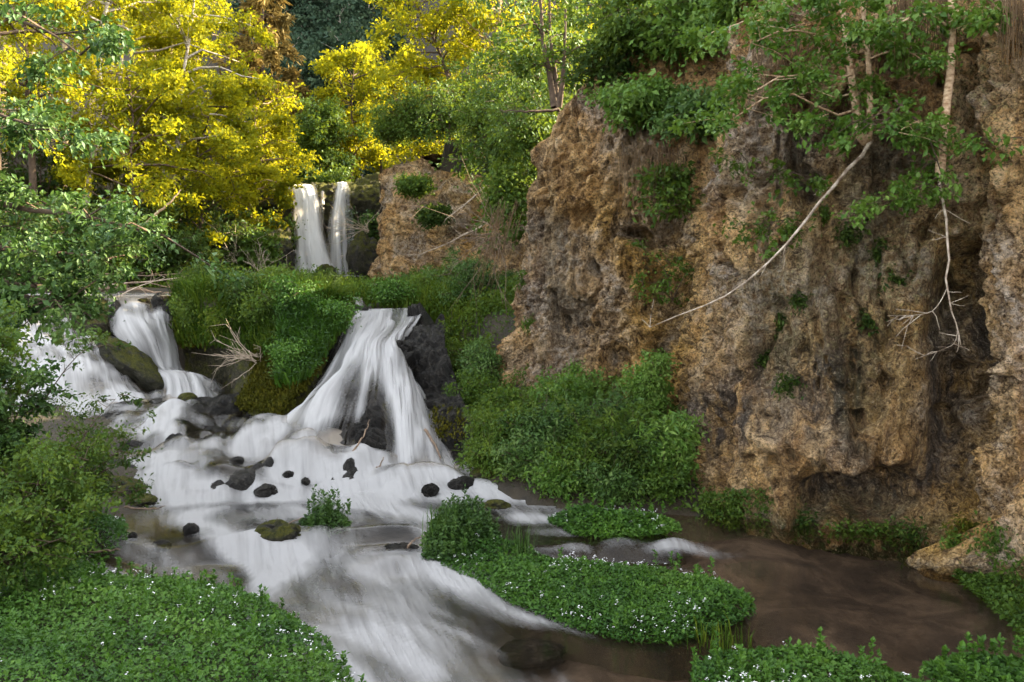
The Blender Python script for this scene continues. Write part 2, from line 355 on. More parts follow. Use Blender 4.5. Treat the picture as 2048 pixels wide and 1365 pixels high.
def water_mat(name, sx, sy, contrast, rough=0.10, tint=(0.86, 0.80, 0.72), white=(0.43, 0.43, 0.435), dist=0.6, bump=0.10):
    """clear water with white aerated water laid in streaks along the flow (fu across, fv along)"""
    m, nt, out = newmat(name)
    cb = nt.nodes.new('ShaderNodeCombineXYZ'); nt.links.new(attr(nt, 'fu'), cb.inputs[0]); nt.links.new(attr(nt, 'fv'), cb.inputs[1])
    nz = noise(nt, mapping(nt, cb.outputs[0], (sx, sy, 1)), 1.0, 4, 0.55, dist)
    nf = noise(nt, mapping(nt, cb.outputs[0], (sx * 4.5, sy * 1.6, 1)), 1.0, 3, 0.5, 0.2)
    s = math_(nt, 'ADD', math_(nt, 'MULTIPLY', nz, 0.65), math_(nt, 'MULTIPLY', nf, 0.35))
    f = math_(nt, 'ADD', attr(nt, 'foam'), math_(nt, 'MULTIPLY', math_(nt, 'SUBTRACT', s, 0.5), contrast), True)
    f = math_(nt, 'MULTIPLY', f, ramp(nt, attr(nt, 'foam'), [(0.0, 0.0), (0.12, 1.0)]))
    f = math_(nt, 'POWER', f, 1.7)
    d = nt.nodes.new('ShaderNodeBsdfDiffuse'); d.inputs[0].default_value = (*white, 1)
    tl = nt.nodes.new('ShaderNodeBsdfTranslucent'); tl.inputs[0].default_value = (*white, 1)
    bp = nt.nodes.new('ShaderNodeBump'); bp.inputs['Strength'].default_value = 0.8; bp.inputs['Distance'].default_value = bump; nt.links.new(s, bp.inputs['Height']); nt.links.new(bp.outputs[0], d.inputs['Normal'])
    ws = nt.nodes.new('ShaderNodeMixShader'); ws.inputs[0].default_value = 0.25
    nt.links.new(d.outputs[0], ws.inputs[1]); nt.links.new(tl.outputs[0], ws.inputs[2])
    tp = nt.nodes.new('ShaderNodeBsdfTransparent'); tp.inputs[0].default_value = (*tint, 1)
    g = nt.nodes.new('ShaderNodeBsdfGlossy'); g.inputs['Roughness'].default_value = rough; g.inputs[0].default_value = (0.9, 0.9, 0.9, 1)
    lw = nt.nodes.new('ShaderNodeLayerWeight'); fr = math_(nt, 'ADD', math_(nt, 'MULTIPLY', math_(nt, 'POWER', lw.outputs['Facing'], 4.5), 0.8), 0.02)
    cl = nt.nodes.new('ShaderNodeMixShader'); nt.links.new(fr, cl.inputs[0]); nt.links.new(tp.outputs[0], cl.inputs[1]); nt.links.new(g.outputs[0], cl.inputs[2])
    fin = nt.nodes.new('ShaderNodeMixShader'); nt.links.new(f, fin.inputs[0]); nt.links.new(cl.outputs[0], fin.inputs[1]); nt.links.new(ws.outputs[0], fin.inputs[2])
    nt.links.new(fin.outputs[0], out.inputs[0]); return m
M['stream'] = water_mat('stream', 3.2, 0.6, 0.95, 0.12, dist=1.3, bump=0.085)
M['fall_lightened'] = water_mat('fall_lightened', 6.0, 0.7, 0.7, 0.25, white=(0.78, 0.78, 0.78))  # brighter copy of the fall: light put into the white of shaded strands
M['fall'] = water_mat('fall', 6.0, 0.7, 0.7, 0.25, white=(0.50, 0.50, 0.505))

# ------------------------------------------------------------------ the lie of the land
def interp(x, xs, ys): return np.interp(x, xs, ys)
LEFTBANK = gpoly([(735, 1400), (640, 1265), (520, 1185), (400, 1158), (230, 1152), (170, 1115), (245, 1085), (240, 1050), (325, 1025), (300, 985),
                  (235, 955), (190, 900), (120, 860), (20, 815), (-500, 815), (-2500, 1400), (-2500, 2600), (700, 2600)], 0.1)
RB = [gp(965, 985, .15), gp(1010, 1000, .12), gp(1100, 1012, .12), gp(1250, 1035, .1), gp(1390, 1045, .05), (3.2, 11.5), (3.2, 17), (-1.0, 19), (-1.5, 17.2), gp(900, 740, 1.4), gp(925, 800, 1.0), gp(955, 880, .6)]
RIGHTBANK = np.array(RB)
def W(x, y):
    """water level: a pool in front, a low step, then rapids up to the falls"""
    x = np.asarray(x, float); y = np.asarray(y, float)
    q = np.stack([x, y, 0 * x], -1)
    wob = 0.30 * np.sin(x * 0.9 + 0.6) + 0.55 * fbm(q * np.array([.9, .35, 1]), 2, 77)
    yy = y + wob * sstep(8.6, 9.6, y)
    z = interp(yy, [0, 6, 9.05, 9.35, 11.1, 11.32, 11.85, 12.05, 12.6, 12.8, 13.4, 13.62, 14.4, 14.65, 17, 30], [-.02, 0, 0.0, .12, .14, .25, .26, .37, .38, .48, .49, .58, .59, .67, .72, .8])
    return z
CL = np.array([  # x, y, top, batter(lean back per metre)
    (-2.4, 36, 6.8, .1), (-4.1, 30.5, 6.8, .12), (-4.5, 28.6, 6.7, .08), (-4.1, 27.0, 6.4, .10), (-2.6, 25.9, 6.0, .15), (-0.6, 24.8, 6.0, .2),
    (0.7, 22.5, 6.0, .3), (0.25, 18.8, 5.8, .4), (-.75, 16.3, 5.6, .42), (-.62, 15.1, 5.7, .34), (0.0, 14.25, 5.9, .22), (.85, 13.7, 6.6, .12), (1.7, 13.3, 7.2, .10), (2.35, 13.0, 7.8, .10),
    (2.42, 12.3, 8.3, .14), (2.24, 11.6, 8.6, .13), (2.36, 10.85, 8.8, .10), (2.85, 10.30, 9.0, .05), (3.8, 9.95, 9.2, .03), (4.55, 9.7, 9.4, .03),
    (5.02, 9.35, 9.6, .02), (5.15, 8.7, 9.8, .03), (5.5, 7.6, 10, .05), (6.2, 5.2, 10, .1), (7.8, 1, 10, .1), (9.5, -8, 10, .1)])
cl_dense = catmull(CL, 500)
RIGHTPLAT = np.concatenate([cl_dense[:, :2], np.array([(300, -8), (300, 500), (-1, 500)])])
YT = ([-30, -13, -9.6, -7.4, -6.7, -5.5, -4.2, -3.4, -1.6, 0, 3], [20.4, 20.4, 20.4, 20.6, 20.4, 20.2, 20.0, 19.8, 19.2, 16.8, 16.2])
LEDGE = ([-7.4, -7.0, -6.6, -5.6, -4.6, -3.9, -3.2], [19.3, 18.7, 17.9, 17.2, 16.7, 16.3, 16.4])   # front edge of the grassy ledge
def Gz(x, y, detail=True):
    x = np.asarray(x, float); y = np.asarray(y, float)
    wl_ = W(x, y)
    z = wl_ - 0.28 - 0.10 * vnoise(np.stack([x, y, 0 * x], -1) * 1.1, 5)
    bed = np.ones_like(z)
    sl = poly_sd(LEFTBANK, x, y)
    zl = wl_ - 0.06 + 0.16 * sstep(-0.1, 0.7, sl) + 0.20 * np.maximum(0, sl - 1.6) + 0.25 * np.maximum(0, sl - 4)
    zl = np.where(sl > -0.25, np.minimum(zl, 4 + 0.1 * sl), -5); bed = np.where(zl > z, 0, bed); z = np.maximum(z, zl)
    sr = poly_sd(RIGHTBANK, x, y)
    zr = np.where(sr > -0.2, wl_ + 0.02 + 0.34 * sr, -5); zr = np.minimum(zr, 2.3); bed = np.where(zr > z, 0, bed); z = np.maximum(z, zr)
    yT = interp(x, *YT)
    ft = sstep(yT - 1.5, yT, y)
    zt = 2.12 + 0.045 * np.clip(y - 16.5, 0, 14) + 0.22 * sstep(-6.6, -7.4, x) * sstep(26, 20, y)
    zter = np.where(ft > 0, wl_ - .3 + (zt - wl_ + .3) * ft, -5)
    # step of the upper fall and the valley above it
    fs = sstep(34.0, 34.8, y)
    zter = zter + fs * 3.2 + 0.03 * np.maximum(0, y - 35)
    bed = np.where(zter > z, 0, bed); z = np.maximum(z, zter)
    # left hillside
    hl = np.maximum(0, -x - 10.5 - 0.12 * (y - 19)) * sstep(15, 20, y)
    z = z + 0.5 * hl * (1 / (1 + 0.012 * hl)) 
    # right plateau behind the cliff line
    sp = poly_sd(RIGHTPLAT, x, y)
    top = interp(y, [-8, 6, 10, 12, 14.3, 15.5, 17, 22, 25, 28, 36, 60], [10, 9.8, 9.2, 8.4, 7.2, 5.8, 5.5, 5.9, 5.9, 6.6, 6.8, 8])
    zp = top + 0.42 * np.clip(sp - 1.2, 0, 13)
    z = np.where(sp > 0.25, np.maximum(z, z + (zp - z) * sstep(1.5, 2.4, sp)), z)
    z = z + 2.0 * np.clip(x - 10, 0, 18) * sstep(60, 88, y) * sstep(-1, 1, sp) + 0.6 * np.maximum(0, y - 45) * sstep(-3, 5, x) * sstep(90, 60, y)  # unseen ridge at right, added to keep the sun off the far hill
    # far hill
    z = z + 0.95 * np.maximum(0, y - 70) / (1 + 0.003 * np.maximum(0, y - 70))
    z = z + 4.0 * sstep(60, 110, y) * fbm(np.stack([x, y, 0 * x], -1) * 0.03, 3, 9)
    if detail:
        z = z + 0.06 * fbm(np.stack([x, y, 0 * x], -1) * 1.7, 3, 3) * (1 - 0.4 * bed)
    return (z, bed)
def gz(x, y): return float(Gz(np.array([x]), np.array([y]), False)[0][0])
def gzv(x, y): return Gz(x, y, False)[0]

xs = np.unique(np.concatenate([np.linspace(-300, -40, 14), np.linspace(-40, -16, 30), np.linspace(-16, 9, 140), np.linspace(9, 40, 34), np.linspace(40, 300, 14)]))
ys = np.unique(np.concatenate([np.linspace(-60, -2, 14), np.linspace(-2, 20, 120), np.linspace(20, 36, 50), np.linspace(36, 75, 40), np.linspace(75, 420, 60)]))
gx, gy = np.meshgrid(xs, ys)
g_z, g_bed = Gz(gx, gy)
ground = mesh('ground', np.stack([gx, gy, g_z], -1), gridfaces(len(xs), len(ys)), M['ground'], smooth=True, attrs={'bed': g_bed, 'rocky': sstep(.9, -.3, gx - .25 * (gy - 8))}, kind='structure',
              label='dark soil banks and brown creek bed of the canyon floor')

# ------------------------------------------------------------------ cliffs
def feats(px, py, L):
    s = 0
    for cx, cy, rx, ry, a in L:
        s = s + a * np.exp(-(((px - cx) / rx) ** 2 + ((py - cy) / ry) ** 2) ** 1.5)
    return s
FEAT = [
    # low cave and the lip above it
    (1745, 1000, 120, 55, -.75), (1700, 960, 70, 26, -.35), (1640, 885, 90, 55, .34), (1735, 900, 95, 42, .42), (1560, 850, 80, 90, .16), (1500, 980, 70, 70, .10), (1570, 1010, 28, 50, .16),
    (1425, 850, 42, 55, -.30), (1655, 1050, 35, 60, .12), (1840, 1010, 45, 80, .22), (1800, 860, 28, 110, .22), (1845, 760, 26, 120, .20), (1885, 820, 30, 200, -.35),
    # tall alcove on the right and the column beside it
    (1925, 770, 66, 260, -.62), (1930, 560, 55, 70, -.40), (1958, 655, 22, 55, -.5), (1893, 585, 9, 60, -.35), (1940, 470, 60, 26, .14), (2040, 650, 52, 420, .14), (2010, 960, 30, 60, .25), (2000, 1050, 20, 30, -.3),
    (1975, 1090, 70, 50, .35), (2020, 1120, 60, 50, .45), (2090, 1080, 70, 90, .5), (1960, 215, 18, 150, -.26), (1985, 380, 14, 60, -.28), (2010, 150, 40, 150, .16), (1945, 105, 26, 12, -.22),
    # middle buttress
    (1270, 483, 17, 17, -.75), (1282, 505, 12, 14, -.5), (1160, 640, 46, 62, -.42), (1195, 600, 12, 40, .12), (1130, 570, 70, 40, .14), (1038, 690, 20, 62, -.42), (1085, 720, 34, 70, .18), (1235, 640, 60, 80, .12),
    (1330, 560, 40, 170, -.35), (1320, 420, 45, 90, -.35), (1320, 690, 30, 40, -.25), (1474, 550, 12, 14, -.3), (1494, 560, 9, 14, -.3), (1452, 548, 8, 9, -.25), (1500, 700, 16, 120, .14), (1470, 460, 18, 140, .14), (1620, 620, 60, 160, .12),
    (1115, 380, 60, 120, .18), (1180, 400, 26, 160, -.12),
    # far buttress
    (750, 455, 22, 40, -.5), (742, 520, 20, 40, -.6), (790, 470, 22, 70, .25), (850, 420, 30, 90, -.35), (820, 360, 26, 60, .3), (800, 545, 36, 30, .2), (900, 480, 40, 60, .35), (955, 400, 30, 60, -.3)]
HITV, HITF = [], []
def cliff_piece(name, label, i0, i1, ds, dz, bigamp, cut=None):
    sub = catmull(CL[i0:i1 + 1], 800)
    seg = np.concatenate([[0], np.cumsum(np.linalg.norm(np.diff(sub[:, :2], axis=0), axis=1))])
    dens = np.where(sub[:, 1] > 6.5, 1.0, .25); cum = np.concatenate([[0], np.cumsum(np.diff(seg) * dens[1:])]); ns = int(cum[-1] / ds) + 1; s = np.interp(np.linspace(0, cum[-1], ns), cum, seg)
    C = np.stack([np.interp(s, seg, sub[:, k]) for k in range(4)], 1)
    t = np.gradient(C[:, :2], axis=0); t /= np.linalg.norm(t, axis=1, keepdims=True); nrm = np.stack([t[:, 1], -t[:, 0]], 1)
    # smooth the normals so that the tight bends do not fold over
    k = max(3, int(0.5 / ds)); ker = np.ones(k) / k
    nrm = np.stack([np.convolve(np.pad(nrm[:, j], k, 'edge'), ker, 'same')[k:-k] for j in (0, 1)], 1); nrm /= np.linalg.norm(nrm, axis=1, keepdims=True)
    nz = int(8.5 / dz); v = np.concatenate([np.linspace(0, .80, int(nz * .92), endpoint=False), np.linspace(.80, 1, nz - int(nz * .92))])
    zz = -0.6 + (C[:, 2][None, :] + 0.6) * v[:, None]                      # (nz,ns)
    lean = C[:, 3][None, :] * np.maximum(zz, 0) + 1.1 * sstep(0.86, 1.0, v)[:, None] ** 2
    X = C[None, :, 0] - nrm[None, :, 0] * lean; Y = C[None, :, 1] - nrm[None, :, 1] * lean
    V = np.stack([X, Y, zz], -1)
    px, py = pix(V); near = (V[..., 1] > 4)
    wr = fbm(V * 1.3, 3, 111); wr2 = fbm(V * 1.3 + 7.7, 3, 112); px = px + 34 * wr; py = py + 44 * wr2
    wv = V + 0.35 * np.stack([fbm(V * 0.8, 2, 40), fbm(V * 0.8, 2, 41), fbm(V * 0.8, 2, 42)], -1)
    big = fbm(wv * np.array([.75, .75, .45]), 3, 11)
    flute = fbm(wv * np.array([2.3, 2.3, .45]), 3, 21, ridged=True)
    knob = fbm(wv * np.array([4.2, 4.2, 3.0]), 4, 31, 0.55)
    fine = fbm(V * 13.0, 3, 51, 0.6)
    pit = np.clip(fbm(wv * np.array([6, 6, 4.5]), 2, 61) - 0.22, 0, 1)
    crack = np.abs(fbm(wv * np.array([1.9, 1.9, .30]), 3, 101)); crack = sstep(.05, .0, crack)
    bil = np.abs(fbm(wv * np.array([5.5, 5.5, 4.6]), 2, 81)); bil2 = np.abs(fbm(V * np.array([11, 11, 9.5]), 2, 91))
    ledge = fbm(wv * np.array([1.6, 1.6, 4.5]), 3, 95, ridged=True)
    disp = bigamp * big + 0.19 * flute + 0.17 * knob + 0.05 * fine - 0.50 * pit + 0.14 * (bil - .2) + 0.10 * (bil2 - .2) + 0.05 * ledge - 0.16 * crack
    disp = disp + np.where(near, feats(px, py, FEAT), 0)
    X = X + nrm[None, :, 0] * disp; Y = Y + nrm[None, :, 1] * disp
    V2 = np.stack([X, Y, zz + 0.05 * knob - 0.15 * np.where(near, np.maximum(0, feats(px, py, FEAT[:4])), 0)], -1)
    px = np.where(near, px, 2200); py = np.where(near, py, 600)
    ochre = np.clip(sstep(1180, 1330, px) * sstep(1450, 1340, px) * sstep(300, 450, py) + feats(px, py, [(1940, 760, 80, 300, 1.2), (1990, 1100, 110, 130, .8), (1500, 930, 130, 60, .35), (1240, 480, 60, 90, .7), (930, 430, 70, 100, .8)]) + 0.25 * big, 0, 1)
    stain_recess = np.clip(feats(px, py, [(1430, 850, 80, 80, 1.1), (1720, 960, 160, 45, 1.3), (1600, 780, 160, 130, .75), (1160, 640, 60, 80, .7), (1080, 470, 70, 200, .6), (1690, 720, 90, 200, .5), (1870, 780, 40, 200, .7), (1640, 250, 200, 160, .7), (1100, 740, 90, 50, .4), (1960, 640, 40, 90, .8)]) + 0.5 * sstep(0.05, -.35, disp), 0, 1)  # stain patches, and a darker tone painted wherever the rock sits back
    lich = np.clip(feats(px, py, [(1980, 200, 90, 260, .9), (1820, 500, 140, 180, .6), (1520, 560, 140, 200, .3), (1700, 600, 120, 160, .35)]), 0, 1)
    moss = np.clip(1.0 * sstep(0.55, 0.02, zz) * (px < 1960) + feats(px, py, [(1760, 420, 180, 260, .5), (1560, 650, 60, 120, .6), (1740, 780, 80, 120, .5), (1140, 500, 50, 200, .25), (2000, 1120, 100, 70, .3)]), 0, 1)
    HITV.append(V2.reshape(-1, 3)); HITF.append(gridfaces(ns, nz))
    lab = [label] if cut is None else label
    c = 0 if cut is None else int(np.argmin(np.hypot(C[:, 0] - CL[cut, 0], C[:, 1] - CL[cut, 1])))
    for sl, lb in zip([slice(0, ns)] if cut is None else [slice(0, c + 1), slice(c, ns)], lab):
        vv = V2[:, sl]
        mesh(name, vv, gridfaces(vv.shape[1], nz), M['cliff'], smooth=True, attrs={'ochre': ochre[:, sl], 'stain_recess': stain_recess[:, sl], 'lichen': lich[:, sl], 'moss': moss[:, sl]}, kind='structure', label=lb)
cliff_piece('cliff', 'pale buff limestone buttress standing beside the upper waterfall', 0, 7, 0.07, 0.07, 0.28)
cliff_piece('cliff', ['leaning tan limestone buttress above the green bushes in the middle', 'tall brown pitted limestone cliff over the quiet pool on the right'], 7, 25, 0.037, 0.042, 0.22, 13)

from mathutils.bvhtree import BVHTree
_n = np.cumsum([0] + [len(v) for v in HITV])
BVH = BVHTree.FromPolygons(np.concatenate(HITV).tolist(), np.concatenate([f + k for f, k in zip(HITF, _n)]).tolist())
def hit(px, py):
    d = P(px, py, 10.0) - np.array([0, 0, EYE]); d /= np.linalg.norm(d)
    p, n, i, t = BVH.ray_cast(Vector((0, 0, EYE)), Vector(d)); return (np.array(p), -d) if p is not None else (P(px, py, 11.0), -d)
# ------------------------------------------------------------------ water
def streamfoam(x, y, slope):
    px, py = HX + x / y * F, HY + (EYE - W(x, y)) / y * F
    wq = np.stack([x * .6, y * .6, 0 * x + 9], -1); wx_, wy_ = x + .55 * fbm(wq, 2, 75), y + .55 * fbm(wq, 2, 76)
    n = fbm(np.stack([(.866 * wx_ + .5 * wy_) * 1.7, (-.5 * wx_ + .866 * wy_) * .42, 0 * x], -1), 4, 71)
    n2 = fbm(np.stack([x * 0.8 + 0.25 * y, y * 1.5, 0 * x + 4], -1), 3, 72)
    far = sstep(10.2, 11.4, y)
    lump = fbm(np.stack([x * 1.25 + .2 * y, y * .8, 0 * x + 2], -1), 3, 81)
    f = (0.56 + 1.45 * n) * (1 - far) + far * (0.46 + 1.25 * lump + .5 * n2 + slope)
    f = f + feats(px, py, [(560, 1000, 240, 40, .35), (330, 990, 90, 60, .35), (640, 1110, 260, 50, .25), (850, 1150, 130, 60, .2), (720, 1020, 150, 24, .2), (800, 1250, 120, 60, .16),
                           (430, 1060, 90, 30, -.25), (620, 1075, 90, 22, -.30), (800, 1090, 90, 26, -.4), (860, 1030, 120, 30, -.28), (330, 1120, 150, 40, .10), (450, 860, 110, 26, -.5), (280, 870, 70, 14, -.4), (440, 815, 60, 22, -.4), (420, 950, 60, 26, -.35), (500, 945, 50, 26, -.45), (640, 930, 60, 26, -.4),
                           (900, 1060, 110, 30, -.2), (1080, 1310, 90, 50, -.35), (1010, 1200, 90, 45, -.4), (1130, 1275, 110, 40, -.5), (190, 845, 130, 45, .5), (120, 800, 120, 30, .5), (330, 840, 80, 22, .25), (560, 1190, 120, 30, -.15)])
    right = sstep(860, 1120, px) * sstep(1010, 900, py) * 0
    pool = sstep(1130, 1300, px - 0.35 * (py - 1250)) * sstep(1000, 1060, py)
    f = f * (1 - pool) - 0.0 * pool
    f = np.where(px > 1080, f - 0.35 * sstep(1080, 1250, px), f)
    f = f + 1.3 * feats(px, py, [(1150, 1100, 60, 9, .55), (1240, 1088, 46, 11, .55), (1350, 1100, 70, 17, .9), (1440, 1112, 90, 12, .4), (1060, 1040, 60, 12, .5), (1110, 1066, 70, 10, .5)])
    return np.clip(f, 0, 1)
LUMP = [  # rocks under the water: px, py, radius, height
    (430, 950, .30, .20), (500, 945, .30, .22), (370, 960, .45, .13), (300, 930, .4, .12), (620, 935, .34, .20), (690, 940, .26, .14), (560, 930, .22, .14), (340, 890, .25, .12), (470, 900, .6, .13), (590, 885, .5, .12), (260, 840, .5, .10),
    (400, 860, .5, .10), (820, 950, .45, .16), (880, 975, .3, .08), (540, 1085, .35, .12), (640, 1080, .35, .10), (790, 1110, .4, .10), (440, 1090, .3, .06), (310, 985, .4, .10), (1350, 1098, .22, .09), (1240, 1090, .18, .05), (1150, 1098, .16, .04), (300, 800, .6, .1), (430, 790, .4, .1)]
ux = np.arange(-12.5, 6.2, 0.055); uy = np.concatenate([np.arange(4.5, 12, 0.05), np.arange(12, 18.0, 0.065)])
wx, wy = np.meshgrid(ux, uy)
wz = W(wx, wy)
for a, b, r, h in LUMP:
    zz0 = .5 if b < 900 else .3 if b < 960 else .1
    cx, cy = gp(a, b, zz0)
    wz = wz + h * np.exp(-(((wx - cx) / r) ** 2 + ((wy - cy) / (r * 0.8)) ** 2))
rough = sstep(10.5, 12.0, wy) * sstep(1.0, -1.0, wx)
fl = np.stack([wx * 1.25 + 0.2 * wy, wy * 0.8, 0 * wx + 2], -1)
wz = wz + (0.035 + 0.26 * rough) * fbm(fl, 3, 81) * sstep(2.5, 0.2, wx) + 0.05 * rough * fbm(fl * np.array([3.2, 1.6, 1]), 3, 82)
slope = np.clip(np.gradient(wz, axis=0) / np.gradient(wy, axis=0), -.3, .8)
slope = sum(np.roll(slope, k, 0) for k in range(-5, 2)) / 7
wfoam = streamfoam(wx, wy, 1.7 * slope)
keep = Gz(wx, wy, False)[0] < wz + 0.35
keep &= (poly_sd(RIGHTPLAT, wx, wy) < 1.2)
nu = len(ux)
gf = gridfaces(len(ux), len(uy)); kv = keep.ravel(); gf = gf[kv[gf].any(1)]
used = np.unique(gf); remap = np.full(wx.size, -1); remap[used] = np.arange(len(used))
ang = 0.35
mesh('stream', np.stack([wx, wy, wz], -1).reshape(-1, 3)[used], remap[gf], M['stream'], smooth=True,
     attrs={'foam': wfoam.ravel()[used], 'fu': (wx + ang * wy).ravel()[used], 'fv': (wy - ang * wx).ravel()[used]}, kind='structure',
     label='silky white creek running over low rocks into a clear brown pool')

bx = np.arange(-8.6, -.4, .05); by = np.arange(10.6, 16.4, .055); BX, BY = np.meshgrid(bx, by); bq = np.stack([BX, BY, 0 * BX], -1)
bz = W(BX, BY); bpx, bpy_ = HX + BX / BY * F, HY + (EYE - bz) / BY * F
bz = bz - .27 + .26 * fbm(bq * 1.7, 4, 301) + .14 * np.abs(fbm(bq * 5.5, 4, 302)) + .05 * fbm(bq * 14, 3, 303) + feats(bpx + 22 * fbm(bq * 2.5, 2, 304), bpy_ + 9 * fbm(bq * 2.5, 2, 305), [(510, 948, 48, 20, .29), (432, 962, 42, 12, .24), (655, 940, 60, 18, .29), (285, 872, 60, 9, .24), (348, 890, 26, 14, .30), (440, 812, 80, 12, .30), (575, 925, 34, 14, .25), (722, 955, 46, 22, .32), (470, 868, 60, 8, .24), (610, 915, 30, 10, .22), (400, 905, 40, 9, .22), (875, 968, 60, 10, .22), (230, 930, 40, 14, .3)])
mesh('creek_rock', np.stack([BX, BY, bz], -1), gridfaces(len(bx), len(by)), M['wet_rock'], smooth=True, kind='structure', label='jagged black rock of the creek bed breaking through the white rapids')
def waterfall(name, label, rows, nu, nv, amp, foamfn, seed, mat='fall', under=None, ridgefreq=5.0, edgew=.05):
    ctrl = np.array([[P(*c) for c in r] for r in rows])              # (rows, cols, 3)
    g = catmull(ctrl, nv); g = np.swapaxes(catmull(np.swapaxes(g, 0, 1), nu), 0, 1)   # (nv,nu,3)
    du = np.gradient(g, axis=1); dv = np.gradient(g, axis=0); n = unit(np.cross(du, dv)); n = np.where(n[..., 1:2] > 0, -n, n)
    fu = np.cumsum(np.linalg.norm(du, axis=2), 1); fu = fu - fu[:, nu // 2:nu // 2 + 1]; fv = np.cumsum(np.linalg.norm(dv, axis=2), 0)
    uu = np.linspace(0, 1, nu)[None, :] * np.ones((nv, 1)); vv = np.linspace(0, 1, nv)[:, None] * np.ones((1, nu))
    width = np.linalg.norm(ctrl[-1, -1] - ctrl[-1, 0])
    q = np.stack([uu * width * 1.0, vv * 1.6, 0 * uu + seed], -1)
    lump = fbm(q * np.array([1.5, 2.6, 1]), 3, seed)
    rid = fbm(q * np.array([ridgefreq, .9, 1]), 3, seed + 5)
    hang = sstep(0, 0.15, vv)
    g2 = g + n * ((amp * lump + amp * .40 * rid) * hang)[..., None]
    foam = np.clip(foamfn(uu, vv, g2, lump, rid), 0, 1)
    edge = sstep(0, edgew, uu) * sstep(1, 1 - edgew, uu); foam = foam * ((0.25 + 0.75 * edge) if edgew < .1 else edge)
    o = mesh(name, g2, faces_out(g2), M[mat], smooth=True, attrs={'foam': foam, 'fu': uu * width, 'fv': fv}, kind='structure', label=label)
    if under:
        uname, ulabel, umat, depth = under
        q3 = g * 1.0
        d = -depth + 0.16 * fbm(q3 * 2.2, 4, seed + 9) + 0.16 * fbm(q3 * 6, 4, seed + 12, .6)
        return o, g, n, d
    return o
def pxf(g, L):
    px, py = pix(g); return feats(px, py, L)
# middle cascade, its wet rock core shows through in two places
rows_mid = [
    [(712, 618, 19.0), (745, 618, 19.0), (785, 617, 19.0), (820, 616, 19.0), (850, 616, 19.0)],
    [(703, 633, 17.4), (740, 634, 17.4), (780, 632, 17.4), (815, 631, 17.4), (843, 630, 17.4)],
    [(686, 655, 16.4), (730, 650, 16.4), (775, 648, 16.4), (808, 642, 16.4), (842, 634, 16.6)],
    [(664, 712, 15.6), (712, 690, 15.4), (752, 684, 15.3), (788, 690, 15.4), (806, 700, 15.9)],
    [(622, 778, 14.8), (690, 745, 14.4), (745, 738, 14.3), (800, 744, 14.5), (836, 752, 15.0)],
    [(566, 838, 14.0), (650, 800, 13.5), (735, 800, 13.5), (812, 806, 13.5), (868, 815, 14.0)],
    [(528, 872, 13.5), (620, 880, 12.9), (720, 875, 12.9), (818, 862, 12.8), (895, 872, 13.2)],
    [(515, 905, 13.2), (610, 912, 12.5), (720, 935, 12.2), (822, 915, 12.3), (915, 925, 12.3)],
    [(515, 935, 12.9), (610, 955, 12.0), (725, 985, 11.8), (830, 975, 11.7), (950, 972, 11.7)]]
def foam_mid(u, v, g, lump, rid):
    px, py = pix(g)
    f = 0.82 + 0.55 * rid - 0.5 * sstep(.05, .5, lump * -1)
    f = f + feats(px, py, [(748, 805, 18, 46, -.9), (735, 882, 50, 46, -1.15), (722, 950, 48, 34, -1.2), (650, 885, 60, 22, -.35), (775, 850, 18, 60, -.7), (800, 720, 20, 40, -.4), (860, 800, 14, 60, -.5), (700, 760, 22, 40, -.35), (650, 862, 80, 26, -.42), (700, 800, 30, 40, -.25), (690, 640, 30, 14, -.3), (640, 940, 60, 24, -.5), (815, 945, 50, 22, -.25),
                           (775, 690, 40, 80, .3), (820, 830, 45, 90, .3), (600, 830, 60, 40, .2)])
    return f
o, g, n, d = waterfall('waterfall', 'wide white cascade fanning out below the grassy ledge in the middle', rows_mid, 170, 200, 0.17, foam_mid, 101, under=('x', 'x', 'x', .1), ridgefreq=3.6)
px_, py_ = pix(g)
d = d - 0.10 + feats(px_, py_, [(748, 810, 18, 40, .20), (735, 880, 46, 46, .34), (722, 950, 46, 32, .36)])
rk = g + n * d[..., None]; rk[:, 0] += (-.25, .4, -.5); rk[:, -1] += (.3, .4, -.5)
mesh('cascade_rock', rk, faces_out(rk), M['wet_rock'], smooth=True, kind='structure', label='black wet rock core showing through the middle cascade')

# left falls
rows_l1 = [
    [(196, 592, 20.2), (240, 590, 20.2), (285, 590, 20.2), (330, 590, 20.2), (350, 592, 20.2)],
    [(214, 602, 19.0), (246, 600, 19.0), (285, 602, 19.0), (322, 606, 19.0), (346, 604, 19.2)],
    [(214, 650, 18.6), (250, 628, 18.4), (290, 630, 18.3), (326, 640, 18.4), (345, 640, 18.7)],
    [(240, 690, 18.3), (272, 672, 17.9), (305, 668, 17.7), (338, 690, 17.9), (354, 700, 18.2)],
    [(285, 730, 18.0), (305, 730, 17.6), (330, 735, 17.4), (350, 745, 17.5), (362, 745, 17.8)],
    [(318, 760, 17.5), (338, 752, 17.1), (362, 748, 16.9), (392, 750, 16.9), (410, 760, 17.1)],
    [(318, 800, 16.8), (345, 802, 16.3), (375, 802, 16.2), (410, 800, 16.2), (446, 794, 16.4)]]
def foam_l(u, v, g, lump, rid):
    return 0.90 + 0.3 * rid - 0.35 * sstep(.15, .6, -lump) + pxf(g, [(220, 640, 14, 30, -.5), (300, 690, 30, 40, -.18), (325, 608, 26, 14, -.7), (345, 640, 12, 30, -.3)])
waterfall('waterfall', 'tall white fall pouring between dark boulders on the left ledge', rows_l1, 110, 140, 0.12, foam_l, 131)
